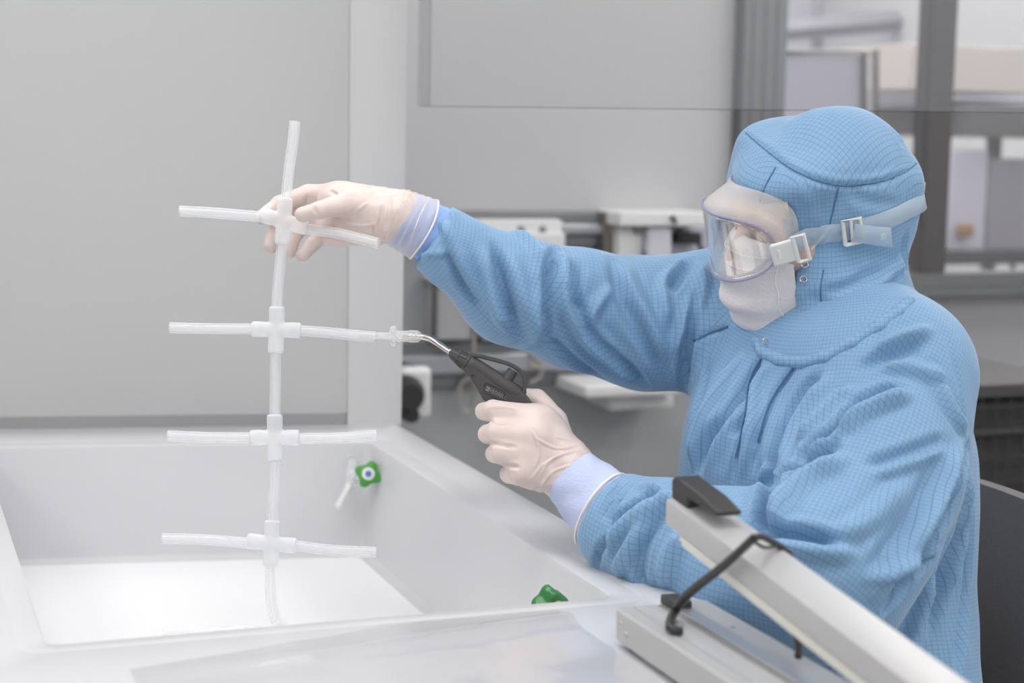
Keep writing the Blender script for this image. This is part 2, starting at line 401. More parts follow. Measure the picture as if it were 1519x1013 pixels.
nS = P(1335, 560, 2.0); fS = P(1078, 465, 2.28)          # shoulder joints
nE = P(1195, 852, 1.83); nW = P(868, 722, 2.02)           # near elbow and wrist
fE = P(842, 458, 2.22); fW = P(600, 325, 2.11)
neck = P(1262, 470, 2.14)
def hand_points(kind):
    if kind == 'left':   # holds the gun
        return dict(
            palm=[(P(842, 695, 2.035), P(800, 640, 2.045), .031, .031), (P(838, 700, 2.03), P(795, 690, 2.03), .030, .024),
                  (P(800, 640, 2.045), P(795, 692, 2.03), .026, .022), (P(785, 640, 2.03), P(775, 680, 2.02), .019, .017)],
            fingers=[('index', [P(798, 622, 2.035), P(732, 609, 2.03), P(718, 610, 2.05), P(745, 622, 2.085)], [.0170, .0128, .0105, .0095]),
                     ('middle', [P(796, 650, 2.02), P(738, 642, 2.015), P(723, 644, 2.035), P(752, 654, 2.075)], [.0170, .0138, .0112, .010]),
                     ('ring', [P(796, 678, 2.02), P(746, 672, 2.01), P(734, 673, 2.03), P(764, 684, 2.07)], [.0170, .0140, .0110, .010]),
                     ('pinky', [P(800, 705, 2.02), P(770, 702, 2.01), P(755, 703, 2.025), P(778, 710, 2.06)], [.0170, .0145, .0112, .010]),
                     ('thumb', [P(835, 680, 2.06), P(822, 625, 2.085), P(797, 592, 2.095), P(775, 588, 2.09)], [.021, .017, .0125, .0108])])
    return dict(
        palm=[(P(592, 322, 2.112), P(535, 316, 2.12), .029, .034), (P(560, 310, 2.12), P(497, 297, 2.132), .025, .022),
              (P(555, 335, 2.118), P(500, 335, 2.13), .023, .024), (P(510, 300, 2.13), P(500, 338, 2.13), .024, .022)],
        fingers=[('index', [P(500, 290, 2.14), P(458, 288, 2.15), P(415, 302, 2.145), P(389, 322, 2.135)], [.0165, .0125, .0105, .0095]),
                 ('middle', [P(492, 305, 2.145), P(443, 302, 2.165), P(412, 335, 2.155), P(402, 365, 2.145)], [.016, .0125, .011, .0098]),
                 ('ring', [P(493, 325, 2.14), P(458, 326, 2.15), P(436, 349, 2.142), P(429, 374, 2.132)], [.0155, .0112, .0098, .0088]),
                 ('pinky', [P(502, 343, 2.13), P(479, 349, 2.13), P(463, 363, 2.126), P(449, 378, 2.120)], [.0145, .0104, .0094, .0086]),
                 ('thumb', [P(556, 312, 2.105), P(512, 302, 2.09), P(474, 312, 2.078), P(449, 318, 2.082)], [.0215, .0150, .0112, .0098])])
HANDS = {k: hand_points(k) for k in ('left', 'right')}
def hand_field(F, kind, dr):
    h = HANDS[kind]
    for a, b, ra, rb in h['palm']: F.cone(a, b, ra+dr, rb+dr, .012)
    for n, pts, rr in h['fingers']:
        F2 = [r+dr for r in rr]
        F.cone(pts[0], pts[1], F2[0], F2[1], .012 if kind == 'left' and n != 'thumb' else .006)
        F.cone(pts[1], pts[2], F2[1], F2[2], .0025); F.cone(pts[2], pts[3], F2[2], F2[3], .0025)

# ---- the body itself, one continuous surface
F = Field(.0045)
F.ell(H(-.022, .018, 0), HA, [.090, .088, .072], .02)
F.ell(H(.022, -.030, 0), HA, [.070, .092, .060], .03)
F.cone(H(.07, -.095, -.012), H(.07, -.095, .012), .026, .026, .03)
F.ell(H(.030, .018, 0), HA, [.048, .038, .058], .02)
F.ell(H(.020, .010, 0), HA, [.058, .058, .071], .02)
for s in (-1, 1):
    F.cone(H(.088, .030, .014*s), H(.080, .030, .042*s), .010, .010, .012)
    F.cone(H(.066, -.022, .040*s), H(.05, -.02, .052*s), .024, .02, .02)
    F.ell(H(-.01, -.005, .076*s), HA, [.018, .030, .008], .004)
    F.ell(H(.104, .010, .033*s), HA, [.014, .013, .017], .010, 'sub')
    F.ell(H(.080, .009, .032*s), HA, [.0145, .0125, .0145], .003)
F.cone(H(.092, .018, 0), H(.116, -.018, 0), .008, .0105, .010)
F.cone(H(.104, -.022, -.010), H(.104, -.022, .010), .008, .008, .006)
F.cone(H(.090, -.055, -.016), H(.090, -.055, .016), .008, .008, .006)
F.cone(H(.088, -.066, -.012), H(.088, -.066, .012), .009, .009, .006)
F.cone(H(-.02, -.05, 0), neck, .056, .058, .03)
spine1 = P(1262, 600, 2.13); spine2 = P(1258, 820, 2.12)
side = nrm(nS-fS)
F.cone(fS+(nS-fS)*.12, nS-(nS-fS)*.18, .052, .050, .05)
F.cone(spine1, spine2, .096, .094, .05, (np.cross(side, [0, 0, 1.]), .8))
F.cone((spine1+fS)/2, (spine1+nS)/2, .078, .075, .05)
F.cone(spine2, pelvis, .10, .12, .05)
F.cone(nS, nE, .040, .034, .03); F.cone(nE, nW, .036, .026, .02)
F.cone(fS, fE, .044, .038, .03); F.cone(fE, fW, .040, .026, .02)
hand_field(F, 'left', -.0015); hand_field(F, 'right', -.0015)
knee = {}; ank = {}
for s, hipx, kn, an in ((1, A([1.17, 1.79, .54]), A([.78, 1.74, .515]), A([.82, 1.73, .11])), (-1, A([1.17, 1.97, .54]), A([.78, 2.02, .515]), A([.80, 2.02, .11]))):
    F.cone(hipx, kn, .080, .056, .04); F.cone(kn, an, .054, .036, .03); F.cone(an, an+A([-.14, 0, -.05]), .034, .026, .02)
    knee[s] = kn; ank[s] = an
v, q = F.mesh(); v = smooth_v(v, q, 1)
body = quad_mesh('body', v, q, m_skin, person)
# eyebrows: a thin raised strip of short hair above each eye
for s in (-1, 1):
    MB().tube([H(.099, .034, .012*s), H(.096, .040, .028*s), H(.082, .036, .046*s)], [.0025, .0035, .0015], 8, smooth=4, flat=.6).build('eyebrow', mat('light_brown_hair', srgb(150, 112, 88), .8), person)
# trousers and overshoes
F = Field(.007)
for s, hipx in ((1, A([1.17, 1.79, .54])), (-1, A([1.17, 1.97, .54]))):
    F.cone(hipx, knee[s], .094, .068, .03); F.cone(knee[s], ank[s]+A([0, 0, .02]), .068, .058, .02)
F.cone(A([1.20, 1.82, .57]), A([1.20, 1.94, .57]), .118, .118, .04)
v, q = F.mesh(); v = smooth_v(v, q, 2); o = quad_mesh('trousers', v, q, m_gown, person)
cyl_uv(o, v, q, {0: ('pl', pelvis, A([0, 1., 0]), nrm(A([1., 0, 1.])))}, F.pr, 0)
for s in (1, -1):
    F = Field(.005); a = ank[s]
    F.cone(a+A([.02, 0, .03]), a+A([.02, 0, -.055]), .056, .045, .02); F.ell(a+A([-.08, 0, -.065]), np.eye(3), [.135, .05, .042], .02); F.box(a+A([-.05, 0, -.16]), np.eye(3), [.3, .2, .055], .0)
    v, q = F.mesh(); quad_mesh('overshoe', smooth_v(v, q, 2), q, m_shoe, person)

# ---- gown
def frame_of(a):
    a = nrm(a); b = nrm(np.cross(a, [0, 0, 1.])); return np.stack([a, b, np.cross(a, b)])
GR = .0045
F = Field(GR)
fdir = nrm(np.cross(side, A([0, 0, 1.])))
if fdir[0] > 0: fdir = -fdir
# torso (reg 0)
F.cone(P(1258, 560, 2.13), P(1236, 700, 2.11), .120, .134, .06, (side, .80), reg=0)
F.cone(P(1236, 700, 2.11), P(1232, 1000, 2.11), .134, .142, .05, (side, .80), reg=0)
F.cone(P(1110, 620, 2.16), P(1095, 860, 2.12), .066, .075, .06, reg=0)
F.cone(P(1236, 1000, 2.11), A([1.17, 1.87, .60]), .150, .160, .05, (side, .82), reg=0)
F.cone(P(1345, 690, 2.10), P(1342, 900, 2.10), .070, .074, .05, reg=0)
F.cone(fS+(nS-fS)*.12+A([0, 0, -.012]), nS-(nS-fS)*.2, .080, .080, .05, reg=0)
F.cone(P(1265, 492, 2.14), P(1262, 570, 2.13), .078, .112, .04, reg=0)
F.cone(P(1175, 575, 2.12), P(1140, 660, 2.11), .042, .07, .05, reg=0)
# skirt over the lap
F.cone(A([1.18, 1.79, .55]), A([.93, 1.76, .545]), .115, .098, .05, reg=0)
F.cone(A([1.18, 1.97, .55]), A([.93, 2.0, .545]), .115, .098, .05, reg=0)
# near sleeve: upper arm (reg 1), forearm (reg 2)
nE2 = P(1212, 842, 1.86)
F.cone(P(1340, 556, 2.02), P(1298, 700, 1.95), .080, .086, .05, reg=1)
F.cone(P(1300, 700, 1.95), nE2, .088, .088, .03, reg=1)
F.cone(P(1290, 800, 1.90), P(1245, 900, 1.87), .070, .062, .04, reg=1)
F.chain([nE2, P(1100, 835, 1.90), P(990, 802, 1.95), P(925, 778, 1.985)], [.088, .082, .070, .060], .02, reg=2)
F.cone(P(925, 778, 1.985), P(880, 748, 2.01), .060, .047, .010, reg=2)
ax_n = nrm(P(940, 790, 1.98)-P(880, 748, 2.01)); F.box(P(899, 760, 2.002)-ax_n*.1, frame_of(ax_n), [.1, .12, .12], .0, .002, reg=0)
# far sleeve: upper arm (reg 3), forearm (reg 4)
F.cone(P(1095, 470, 2.26), P(960, 480, 2.24), .088, .083, .05, reg=3)
F.cone(P(960, 480, 2.24), P(855, 458, 2.21), .083, .078, .02, reg=3)
F.cone(P(855, 458, 2.21), P(760, 430, 2.17), .078, .069, .015, reg=4)
F.cone(P(760, 430, 2.17), P(675, 375, 2.13), .069, .046, .02, reg=4)
F.cone(P(675, 375, 2.13), P(628, 340, 2.115), .048, .045, .010, reg=4)
ax_f = nrm(P(675, 366, 2.125)-P(630, 337, 2.115)); F.box(P(643, 347, 2.119)-ax_f*.1, frame_of(ax_f), [.1, .12, .12], .0, .002, reg=0)
v, q = F.mesh(); v = smooth_v(v, q, 3)
S = []
def ridge(px, w=9, h=5): S.append((px, w*.001, h*.001))
def crease(px, w=8, h=5): S.append((px, w*.001, -h*.001))
# far sleeve
crease([(733, 362), (741, 400), (752, 445), (768, 495)], 8, 7); ridge([(715, 372), (722, 415), (735, 455), (748, 485)], 10, 5)
ridge([(757, 378), (770, 420), (785, 465), (800, 505)], 11, 5)
crease([(827, 366), (815, 395), (812, 440), (808, 500)], 8, 9); ridge([(835, 378), (834, 420), (845, 465), (872, 505), (935, 562)], 9, 8)
crease([(858, 392), (848, 430), (862, 470)], 10, 6); ridge([(905, 428), (884, 455), (876, 480), (905, 520), (940, 560)], 9, 6)
crease([(862, 470), (880, 500), (915, 532), (958, 570)], 8, 7); crease([(815, 500), (850, 535), (890, 560)], 8, 5)
ridge([(925, 390), (940, 430), (968, 480), (985, 530)], 10, 5); crease([(905, 385), (925, 450), (960, 510), (990, 560)], 9, 5)
crease([(1024, 384), (1010, 405), (992, 430)], 8, 7); ridge([(1000, 398), (985, 430), (990, 480)], 9, 4)
ridge([(1045, 392), (1040, 425), (1022, 470), (1004, 520)], 9, 6); crease([(1040, 415), (1026, 470), (1016, 530), (1014, 590)], 7, 8)
ridge([(655, 330), (668, 352), (690, 400), (715, 450)], 7, 4); crease([(660, 372), (685, 420), (712, 462)], 6, 4)
ridge([(765, 345), (790, 362), (805, 390)], 10, 4); ridge([(780, 520), (800, 480), (800, 430)], 10, 3)
for x in (628, 640, 650): ridge([(x, 378+(650-x)*.2), (x+12, 372)], 4, 3)
# torso front
crease([(1130, 530), (1112, 562), (1103, 625), (1091, 676), (1088, 715)], 5, 4); ridge([(1140, 540), (1124, 570), (1113, 640), (1103, 700)], 7, 3)
crease([(1182, 540), (1155, 575), (1138, 610), (1124, 655), (1116, 700)], 5, 4)
crease([(1120, 545), (1085, 605), (1050, 650), (1035, 700)], 10, 8); ridge([(1098, 530), (1060, 590), (1035, 640), (1028, 690)], 10, 6)
crease([(1080, 485), (1052, 494), (1028, 507)], 3.5, 2.5); crease([(1050, 540), (1035, 600), (1025, 650)], 8, 4)
crease([(1102, 620), (1075, 680), (1060, 730), (1056, 770)], 9, 6); ridge([(1090, 640), (1068, 700), (1045, 750)], 9, 5)
crease([(1272, 594), (1257, 613), (1236, 636), (1205, 658), (1175, 690)], 8, 13); ridge([(1345, 588), (1310, 600), (1275, 618), (1245, 645)], 9, 8)
crease([(1335, 575), (1300, 585), (1268, 597)], 9, 7); ridge([(1262, 577), (1240, 595), (1215, 625), (1185, 655)], 9, 7)
ridge([(1228, 560), (1197, 605), (1175, 650), (1160, 700)], 10, 5); crease([(1212, 555), (1180, 600), (1155, 650)], 9, 5)
crease([(1160, 640), (1148, 690), (1140, 740)], 9, 6); ridge([(1140, 690), (1128, 740), (1115, 775)], 8, 5)
ridge([(1378, 488), (1340, 500), (1300, 520)], 10, 5); crease([(1370, 510), (1320, 525), (1275, 548)], 10, 5); ridge([(1400, 560), (1350, 545), (1310, 545)], 10, 4)
ridge([(1430, 640), (1405, 600), (1385, 550)], 9, 5); crease([(1400, 650), (1380, 660), (1320, 680), (1285, 690)], 8, 4); ridge([(1400, 665), (1340, 690), (1300, 705)], 8, 3)
# near sleeve
crease([(1238, 662), (1190, 686), (1150, 716), (1134, 750), (1128, 785)], 9, 14); ridge([(1250, 680), (1205, 705), (1165, 740), (1150, 775)], 11, 8)
crease([(1124, 782), (1160, 790), (1200, 796), (1245, 806)], 9, 10); ridge([(1150, 806), (1200, 815), (1260, 820)], 12, 5)
crease([(1436, 662), (1405, 742), (1368, 817), (1315, 905)], 9, 15); ridge([(1420, 665), (1388, 740), (1345, 815), (1300, 880)], 12, 6)
crease([(1380, 690), (1360, 750), (1325, 800), (1290, 840)], 10, 4); ridge([(1340, 720), (1290, 770), (1240, 795)], 12, 5)
crease([(1385, 826), (1350, 850), (1322, 862)], 6, 5); ridge([(1290, 860), (1340, 840), (1380, 815)], 9, 4)
ridge([(1003, 742), (965, 755), (925, 785), (905, 812)], 9, 7); crease([(985, 728), (945, 748), (908, 778)], 7, 6)
crease([(985, 765), (958, 800), (948, 845), (958, 872)], 9, 6); ridge([(960, 775), (930, 815), (915, 850)], 8, 5); ridge([(1010, 790), (990, 830), (985, 865)], 11, 6)
crease([(915, 715), (905, 738), (892, 768)], 4, 4); crease([(935, 712), (918, 738), (898, 775)], 4, 4); crease([(905, 800), (890, 815), (884, 840)], 5, 5); ridge([(950, 716), (985, 735), (1000, 760)], 8, 4)
# back of the torso
crease([(1425, 780), (1400, 850), (1375, 930)], 11, 7); ridge([(1438, 700), (1425, 790), (1400, 880)], 10, 5); crease([(1440, 760), (1428, 880), (1420, 990)], 10, 5)
ridge([(1385, 860), (1360, 930), (1345, 980)], 11, 6)
# shoulder yoke seams
crease([(1395, 480), (1420, 560), (1432, 640)], 3, 2)
v0 = v.copy(); S = [(a, b*.88, c*2.1) for a, b, c in S]
v, disp = folds(v, q, S); v = smooth_v(v, q, 1, .4)
nn = normals(v, q)
v = v+nn*(nz_arr(v, (11, 11, 7))*.0035)[:, None]
# keep the hem open above the seat: nothing to cut, cloth rests on the lap
gown = quad_mesh('gown', v, q, m_gown, person)
maps = {0: ('cyl', spine1, A([0, 0, 1.]), -fdir*1.0+side*-.6, .17, .55),
        1: ('cyl', nS, nE2-nS, side, .085), 2: ('cyl', nE2, nW-nE2, side, .075),
        3: ('cyl', fS, P(855, 458, 2.21)-fS, side, .083), 4: ('cyl', P(855, 458, 2.21), P(675, 375, 2.13)-P(855, 458, 2.21), side, .07)}
cyl_uv(gown, v0, q, maps, F.pr, 0)
GV, GQ = v, q

# ---- hood
HO = Field(.0036)
def H0(f, u, l): return HC0+f*HF+u*HU+l*HL
UC = nrm(cv(.13, .88, .45)); UCf = nrm(HF-UC*np.dot(HF, UC)); UCl = np.cross(UC, UCf)
cc = P(1234, 222, 2.09)
HO.ell(H0(-.018, .025, 0), HA, [.104, .108, .090], .02, reg=0)
HO.ell(cc-UC*.050, np.stack([UCf, UC, UCl]), [.105, .068, .099], .008, reg=0, pw=4)
HO.ell(cc-UC*.016, np.stack([UCf, UC, UCl]), [.107, .044, .098], .004, reg=0, pw=2.4)
HO.ell(H0(.020, .074, 0), HA, [.084, .038, .084], .012, reg=0)
HO.cone(H0(-.004, -.03, 0), P(1240, 440, 2.12), .084, .074, .03, reg=0)
HO.cone(P(1225, 430, 2.08), P(1210, 475, 2.08), .056, .048, .03, reg=0)
HO.cone(P(1165, 503, 2.09), P(1195, 505, 2.09), .014, .024, .02, reg=0)
HO.cone(P(1255, 425, 2.14), P(1272, 455, 2.15), .070, .070, .03, reg=0)
HO.cone(P(1245, 455, 2.12), P(1250, 510, 2.12), .078, .105, .03, reg=0)
HO.box(H0(.192, -.070, 0), HA, [.100, .125, .13], .03, .005)
HO.ell(H0(.03, -.02, 0), HA, [.078, .09, .070], .005, 'sub')
v, q = HO.mesh(); v = smooth_v(v, q, 2); v0 = v.copy()
S = []
crease([(1106, 197), (1135, 222), (1180, 255), (1240, 276), (1300, 272), (1340, 258), (1362, 240)], 3.2, 3.2)
ridge([(1104, 190), (1140, 214), (1185, 245), (1242, 266), (1300, 262), (1345, 245)], 4, 1.6)
crease([(1150, 246), (1135, 275), (1124, 312)], 2.6, 2); crease([(1244, 277), (1236, 310), (1224, 360)], 2.6, 2)
crease([(1222, 395), (1217, 430), (1221, 470)], 2.6, 1.6)
ridge([(1330, 168), (1345, 195), (1360, 225)], 6, 4); crease([(1320, 185), (1340, 215)], 7, 3)
crease([(1260, 285), (1290, 300), (1330, 300)], 7, 2.5); ridge([(1180, 270), (1200, 300), (1210, 330)], 7, 2)
ridge([(1345, 375), (1320, 415), (1270, 450), (1220, 480)], 8, 5); crease([(1335, 405), (1300, 440), (1250, 470)], 7, 5)
crease([(1300, 400), (1260, 425), (1215, 435)], 7, 4); ridge([(1320, 410), (1280, 430), (1240, 445)], 6, 4)
crease([(1200, 440), (1230, 460), (1215, 490)], 8, 4); ridge([(1180, 455), (1200, 480), (1195, 505)], 8, 4)
crease([(1345, 345), (1338, 380), (1345, 400)], 6, 4)
v, _ = folds(v, q, S); nn = normals(v, q); v = v+nn*(nz_arr(v, (17, 17, 17), 9)*.003)[:, None]
hood = quad_mesh('hood', v, q, m_gown, person)
maps = {0: ('cyl', H(-.02, 0, 0), HU*.7+UC*.5, -HF-HL, .105), 1: ('pl', cc, nrm(UCf+UCl*.5), nrm(UCl-UCf*.5)), 2: ('cyl', P(1250, 430, 2.12), UV_*1.0, -HF-HL, .10, .5)}
cyl_uv(hood, v0, q, maps, HO.pr, 0, lambda c, r: np.where((c-cc)@UC > -.012, 1, np.where((c-P(1225, 420, 2.1))@UV_ < 0, 2, 0)))
HV, HQ = v, q
# press studs on the hood's front flap and collar
for px in ((1192, 414), (1194, 392), (1137, 506)):
    pr = project(v, q, [px]) or project(GV, GQ, [px])
    if pr:
        c = pr[0]; d = nrm(O-c)
        pts = [c+d*.0032+.0042*(math.cos(t)*RV+math.sin(t)*UV_*.9) for t in np.linspace(0, 2*PI, 17)]
        MB().tube(pts, .0009, 8, cap=False).build('press_stud', m_steel, hood)

# ---- collar band laid over gown and hood base
pxs = [(1118, 507), (1128, 524), (1155, 536), (1190, 540), (1225, 532), (1265, 510), (1305, 484), (1335, 462), (1352, 445)]
base = [P(x, y, 2.0) for x, y in pxs]
F = Field(.003)
allv = np.concatenate([GV, HV]); allq = np.concatenate([GQ, HQ+len(GV)])
cp = project(allv, allq, pxs)
ctr = P(1250, 500, 2.12)
ring = []
for p in cp: ring.append(p+nrm(p-ctr)*-.0045)
for i in range(len(ring)-1): F.cone(ring[i], ring[i+1], .0085, .0085, .004)
v, q = F.mesh(); v = smooth_v(v, q, 2); o = quad_mesh('collar', v, q, m_gown, gown)
cyl_uv(o, v, q, {0: ('pl', ctr, RV, UV_)}, F.pr, 0)
# placket: the overlapping front strip, its raised edge following the chest
def strip_on(surface, pxs, w, th, name, m, parent, lift=.001):
    V_, Q_ = surface; pts, _ = catmull([A([x, y, 0.]) for x, y in pxs], [0]*len(pxs), 5); c = project(V_, Q_, [(p[0], p[1]) for p in pts])
    if len(c) < 3: return
    bv = BVHTree.FromPolygons([tuple(p) for p in V_], [tuple(map(int, x)) for x in Q_]); vs = []; n = len(c)
    for i, p in enumerate(c):
        t = nrm(c[min(i+1, n-1)]-c[max(i-1, 0)]); lc = bv.find_nearest(Vector(p)); nm = A(lc[1]); 
        if np.dot(nm, O-p) < 0: nm = -nm
        b = nrm(np.cross(t, nm)); vs += [p-b*w/2+nm*lift*.2, p-b*w/2+nm*(lift+th), p+b*w/2+nm*(lift+th), p+b*w/2+nm*lift*.2]
    f = [(i*4+j, i*4+j+1, (i+1)*4+j+1, (i+1)*4+j) for i in range(n-1) for j in range(3)]+[(i*4+3, i*4, (i+1)*4, (i+1)*4+3) for i in range(n-1)]+[(0, 3, 2, 1), tuple((n-1)*4+j for j in range(4))]
    return from_pydata(name, vs, f, m, parent, 40)
# seam stitching ridges
for pxs in ([(1131, 530), (1113, 562), (1103, 625), (1091, 678)], [(1181, 540), (1154, 577), (1138, 607), (1124, 655)], [(1080, 484), (1052, 494), (1029, 506)]):
    strip_on((GV, GQ), pxs, .0022, .0008, 'seam', m_seam, gown)
for pxs in ([(1106, 197), (1135, 222), (1180, 254), (1240, 275), (1300, 271), (1340, 257), (1362, 240)], [(1151, 248), (1135, 277), (1125, 312)], [(1244, 278), (1236, 312), (1225, 355)], [(1222, 400), (1217, 430), (1221, 468)]):
    strip_on((HV, HQ), pxs, .0016, .0005, 'seam', m_seam, hood, lift=.0002)

# ---- cuffs
def cuff(name, pts, rr, m, ax):
    F = Field(.0028); a_ = nrm(pts[1]-pts[0]); F.chain([pts[0]-a_*.02]+list(pts), [rr[0]]+list(rr), .008); F.box(pts[0]-a_*.1, frame_of(a_), [.1, .12, .12], .0, .002); v, q = F.mesh(); v = smooth_v(v, q, 2)
    a = nrm(pts[-1]-pts[0]); e1 = nrm(np.cross(a, [0, 0, 1.])); e2 = np.cross(a, e1); D = v-pts[0]; ang = np.arctan2(D@e2, D@e1)
    nn = normals(v, q); v = v+nn*(np.sin(ang*56)*.0005+np.sin(D@a*160+3*np.sin(ang*2))*.0008)[:, None]
    return quad_mesh(name, v, q, m, person)
cuff('cuff', [P(846, 706, 2.03), P(872, 730, 2.018), P(905, 762, 1.998)], [.035, .040, .050], m_cuffL, None)
cuff('cuff', [P(594, 324, 2.113), P(618, 335, 2.116), P(652, 352, 2.122)], [.0325, .035, .0375], m_cuffR, None)

# ---- gloves
def wrinkle_glove(kind, strokes, wr_c, wr_dir):
    F = Field(.0017); hand_field(F, kind, .0)
    if kind == 'left': F.cone(P(842, 695, 2.035), P(853, 712, 2.03), .0335, .0345, .008)
    else: F.cone(P(560, 319, 2.118), P(594, 322, 2.112), .031, .0345, .008)
    v, q = F.mesh(); v = smooth_v(v, q, 2)
    v, _ = folds(v, q, strokes)
    nn = normals(v, q); D = v-wr_c; t = D@wr_dir
    amp = np.exp(-(t/.035)**2); v = v+nn*(nz_arr(v, (60, 60, 60))*.0007+amp*nz_arr(v, (130, 130, 60), 4)*.0018)[:, None]
    return quad_mesh('glove', v, q, m_glove, person)
S = []
for a in ([(858, 660), (825, 665), (795, 650)], [(856, 668), (820, 680), (800, 705)], [(850, 690), (820, 700), (800, 725)], [(845, 705), (815, 720)], [(838, 720), (812, 735)], [(855, 655), (825, 648)], [(840, 672), (805, 690), (785, 715)], [(790, 640), (800, 670), (790, 700)]): ridge(a, 1.6, 1.5)
for a in ([(706, 622), (730, 626), (760, 630)], [(714, 655), (735, 659), (765, 664)], [(725, 688), (748, 690), (770, 693)]): crease(a, 2.6, 2.2)
ridge([(722, 604), (745, 603), (765, 606)], 2, 1)
gl = wrinkle_glove('left', S, P(850, 705, 2.0), nrm(P(850, 705, 2.03)-P(790, 640, 2.03)))
S = []
for a in ([(565, 300), (560, 325), (555, 345)], [(575, 298), (572, 322), (568, 345)], [(584, 296), (582, 320), (578, 345)], [(510, 318), (530, 312), (545, 300)], [(500, 330), (540, 335), (560, 330)], [(520, 345), (545, 348)]): ridge(a, 1.8, 1.2)
for a in ([(500, 318), (520, 316), (530, 310)], [(466, 308), (470, 318)], [(455, 290), (452, 305)], [(495, 325), (500, 350)], [(490, 283), (500, 290)]): crease(a, 2.5, 1.6)
gr = wrinkle_glove('right', S, P(585, 320, 2.11), nrm(P(585, 320, 2.11)-P(500, 315, 2.12)))
# stretched glove sleeve over the far cuff, with its rolled bead
a, b = P(586, 320, 2.112), P(634, 343, 2.119); ax = nrm(b-a); L_ = np.linalg.norm(b-a)
mb = MB(); pr = []
for i in range(15):
    t = i/14; pr.append((t*L_*.93, .0362+.0052*t+.0007*math.sin(i*2.1)))
mb.lathe(a, ax, pr, 48, cap=False); mb.build('glove_sleeve', m_glove_thin, gr, True)
e1 = nrm(np.cross(ax, [0, 0, 1.])); e2 = np.cross(ax, e1)
for t, r, th in ((.93, .0405, .0013), (.62, .0388, .0007), (.45, .0379, .0005)):
    MB().tube([a+ax*(t*L_+.0025*math.sin(2*g+t*9))+r*(math.cos(g)*e1+math.sin(g)*e2) for g in np.linspace(0, 2*PI, 49)], th, 8, cap=False).build('rolled_bead', m_latex_edge, gr)
# bead ring on near cuff end of the sleeve
c0, ax2 = P(893, 757, 2.0), nrm(P(925, 778, 1.985)-P(893, 757, 2.0)); e1 = nrm(np.cross(ax2, [0, 0, 1.])); e2 = np.cross(ax2, e1)
MB().tube([c0+.0500*(math.cos(g)*e1+math.sin(g)*e2) for g in np.linspace(0, 2*PI, 49)], .0016, 8, cap=False).build('elastic_edge', m_latex_edge, gown)

# ---- thin white under-cap band between brow and hood
mb = MB(); pts = [H0(.097-.95*l*l*10*.55, .056-.0*l, l) for l in np.linspace(-.07, .066, 25)]
vs = []
for p in pts: vs += [p+HU*.010, p-HU*.012+HF*.001]
o = from_pydata('under_cap', vs, [(2*i, 2*i+1, 2*i+3, 2*i+2) for i in range(24)], see_through('white_hair_net', srgb(232, 222, 216), .6, .8, .2), person, True); sd = o.modifiers.new('s', 'SOLIDIFY'); sd.thickness = .0015
# ---- mask
mb = MB(); nu, nv = 33, 21; vs = []
for j in range(nv):
    t = j/(nv-1)
    for i in range(nu):
        s = -1+2*i/(nu-1); th = s*1.25
        u = .000-.150*t
        bul = math.sin(PI*min(1, t*1.05))**.7 if t < .95 else .55
        f0 = .096+.046*bul-.012*max(0, t-.75)*2
        rad_l = .060+.008*bul
        f = (f0-.050)*math.cos(th)**1.0+.050-.006*(abs(s)**4)
        l = rad_l*math.sin(th)/math.sin(1.25)
        pl = .0036*math.sin(t*PI*9)*(1-abs(s)**3)
        if t < .12: f += .004*(1-t/.12)*math.cos(th)
        p = H(f+pl, u+.012*(1-abs(s))*(1-t), l); vs.append(p)
fs = [(j*nu+i, j*nu+i+1, (j+1)*nu+i+1, (j+1)*nu+i) for j in range(nv-1) for i in range(nu-1)]
o = from_pydata('face_mask', vs, fs, m_mask, person, True); sm = o.modifiers.new('s', 'SOLIDIFY'); sm.thickness = .0012; sb = o.modifiers.new('b', 'SUBSURF'); sb.levels = 1; sb.render_levels = 1
mask = o
for s_ in (3, 29):
    MB().tube([A(vs[j*nu+s_])+HF*.0012+HL*(.0006 if s_ > 10 else -.0006) for j in range(1, nv-1)], .0009, 6).build('mask_seam', m_white_soft, mask)
for j_ in (2, 4):
    MB().tube([A(vs[j_*nu+i])+HF*.001 for i in range(2, nu-2)], .0007, 6).build('mask_seam', m_white_soft, mask)
for s in (-1, 1):
    MB().tube([H(.052, -.018, .069*s), H(.03, .0, .078*s), H(.005, .02, .082*s)], .0014, 8, smooth=4).build('ear_loop', m_white_soft, mask)
    MB().tube([H(.052, -.105, .066*s), H(.03, -.07, .073*s), H(.005, -.02, .082*s)], .0014, 8, smooth=4).build('ear_loop', m_white_soft, mask)

# ---- goggles
def G_prof(l, t):   # t=0 lens outline, t=1 skirt on the face ; returns f
    return 0
nl = 64
def loop(hw, hh, f0, curve, du=0, droop=.0, pw=2.6, df=0):
    pts = []
    for k in range(nl):
        a = 2*PI*k/nl; ca, sa = math.cos(a), math.sin(a)
        l = hw*np.sign(ca)*abs(ca)**(2/pw); u = hh*np.sign(sa)*abs(sa)**(2/pw)
        if u < 0: u -= .004*math.cos(l/hw*PI*1.0)*0; u += .012*math.exp(-(l/.016)**2)*droop
        f = f0-curve*(l/hw)**2-.10*u
        pts.append(H(f+df, u+du, l))
    return pts
lens_o = loop(.080, .043, .140, .047, .010, .0)
lens_i = loop(.077, .040, .141, .045, .010, .0)
mid = loop(.080, .046, .124, .047, .013)
skirt = loop(.070, .049, .104, .043, .019)
skirt2 = loop(.073, .052, .098, .042, .022)
def bridge(loops): return [p for l in loops for p in l], [(a*nl+i, a*nl+(i+1) % nl, (a+1)*nl+(i+1) % nl, (a+1)*nl+i) for a in range(len(loops)-1) for i in range(nl)]
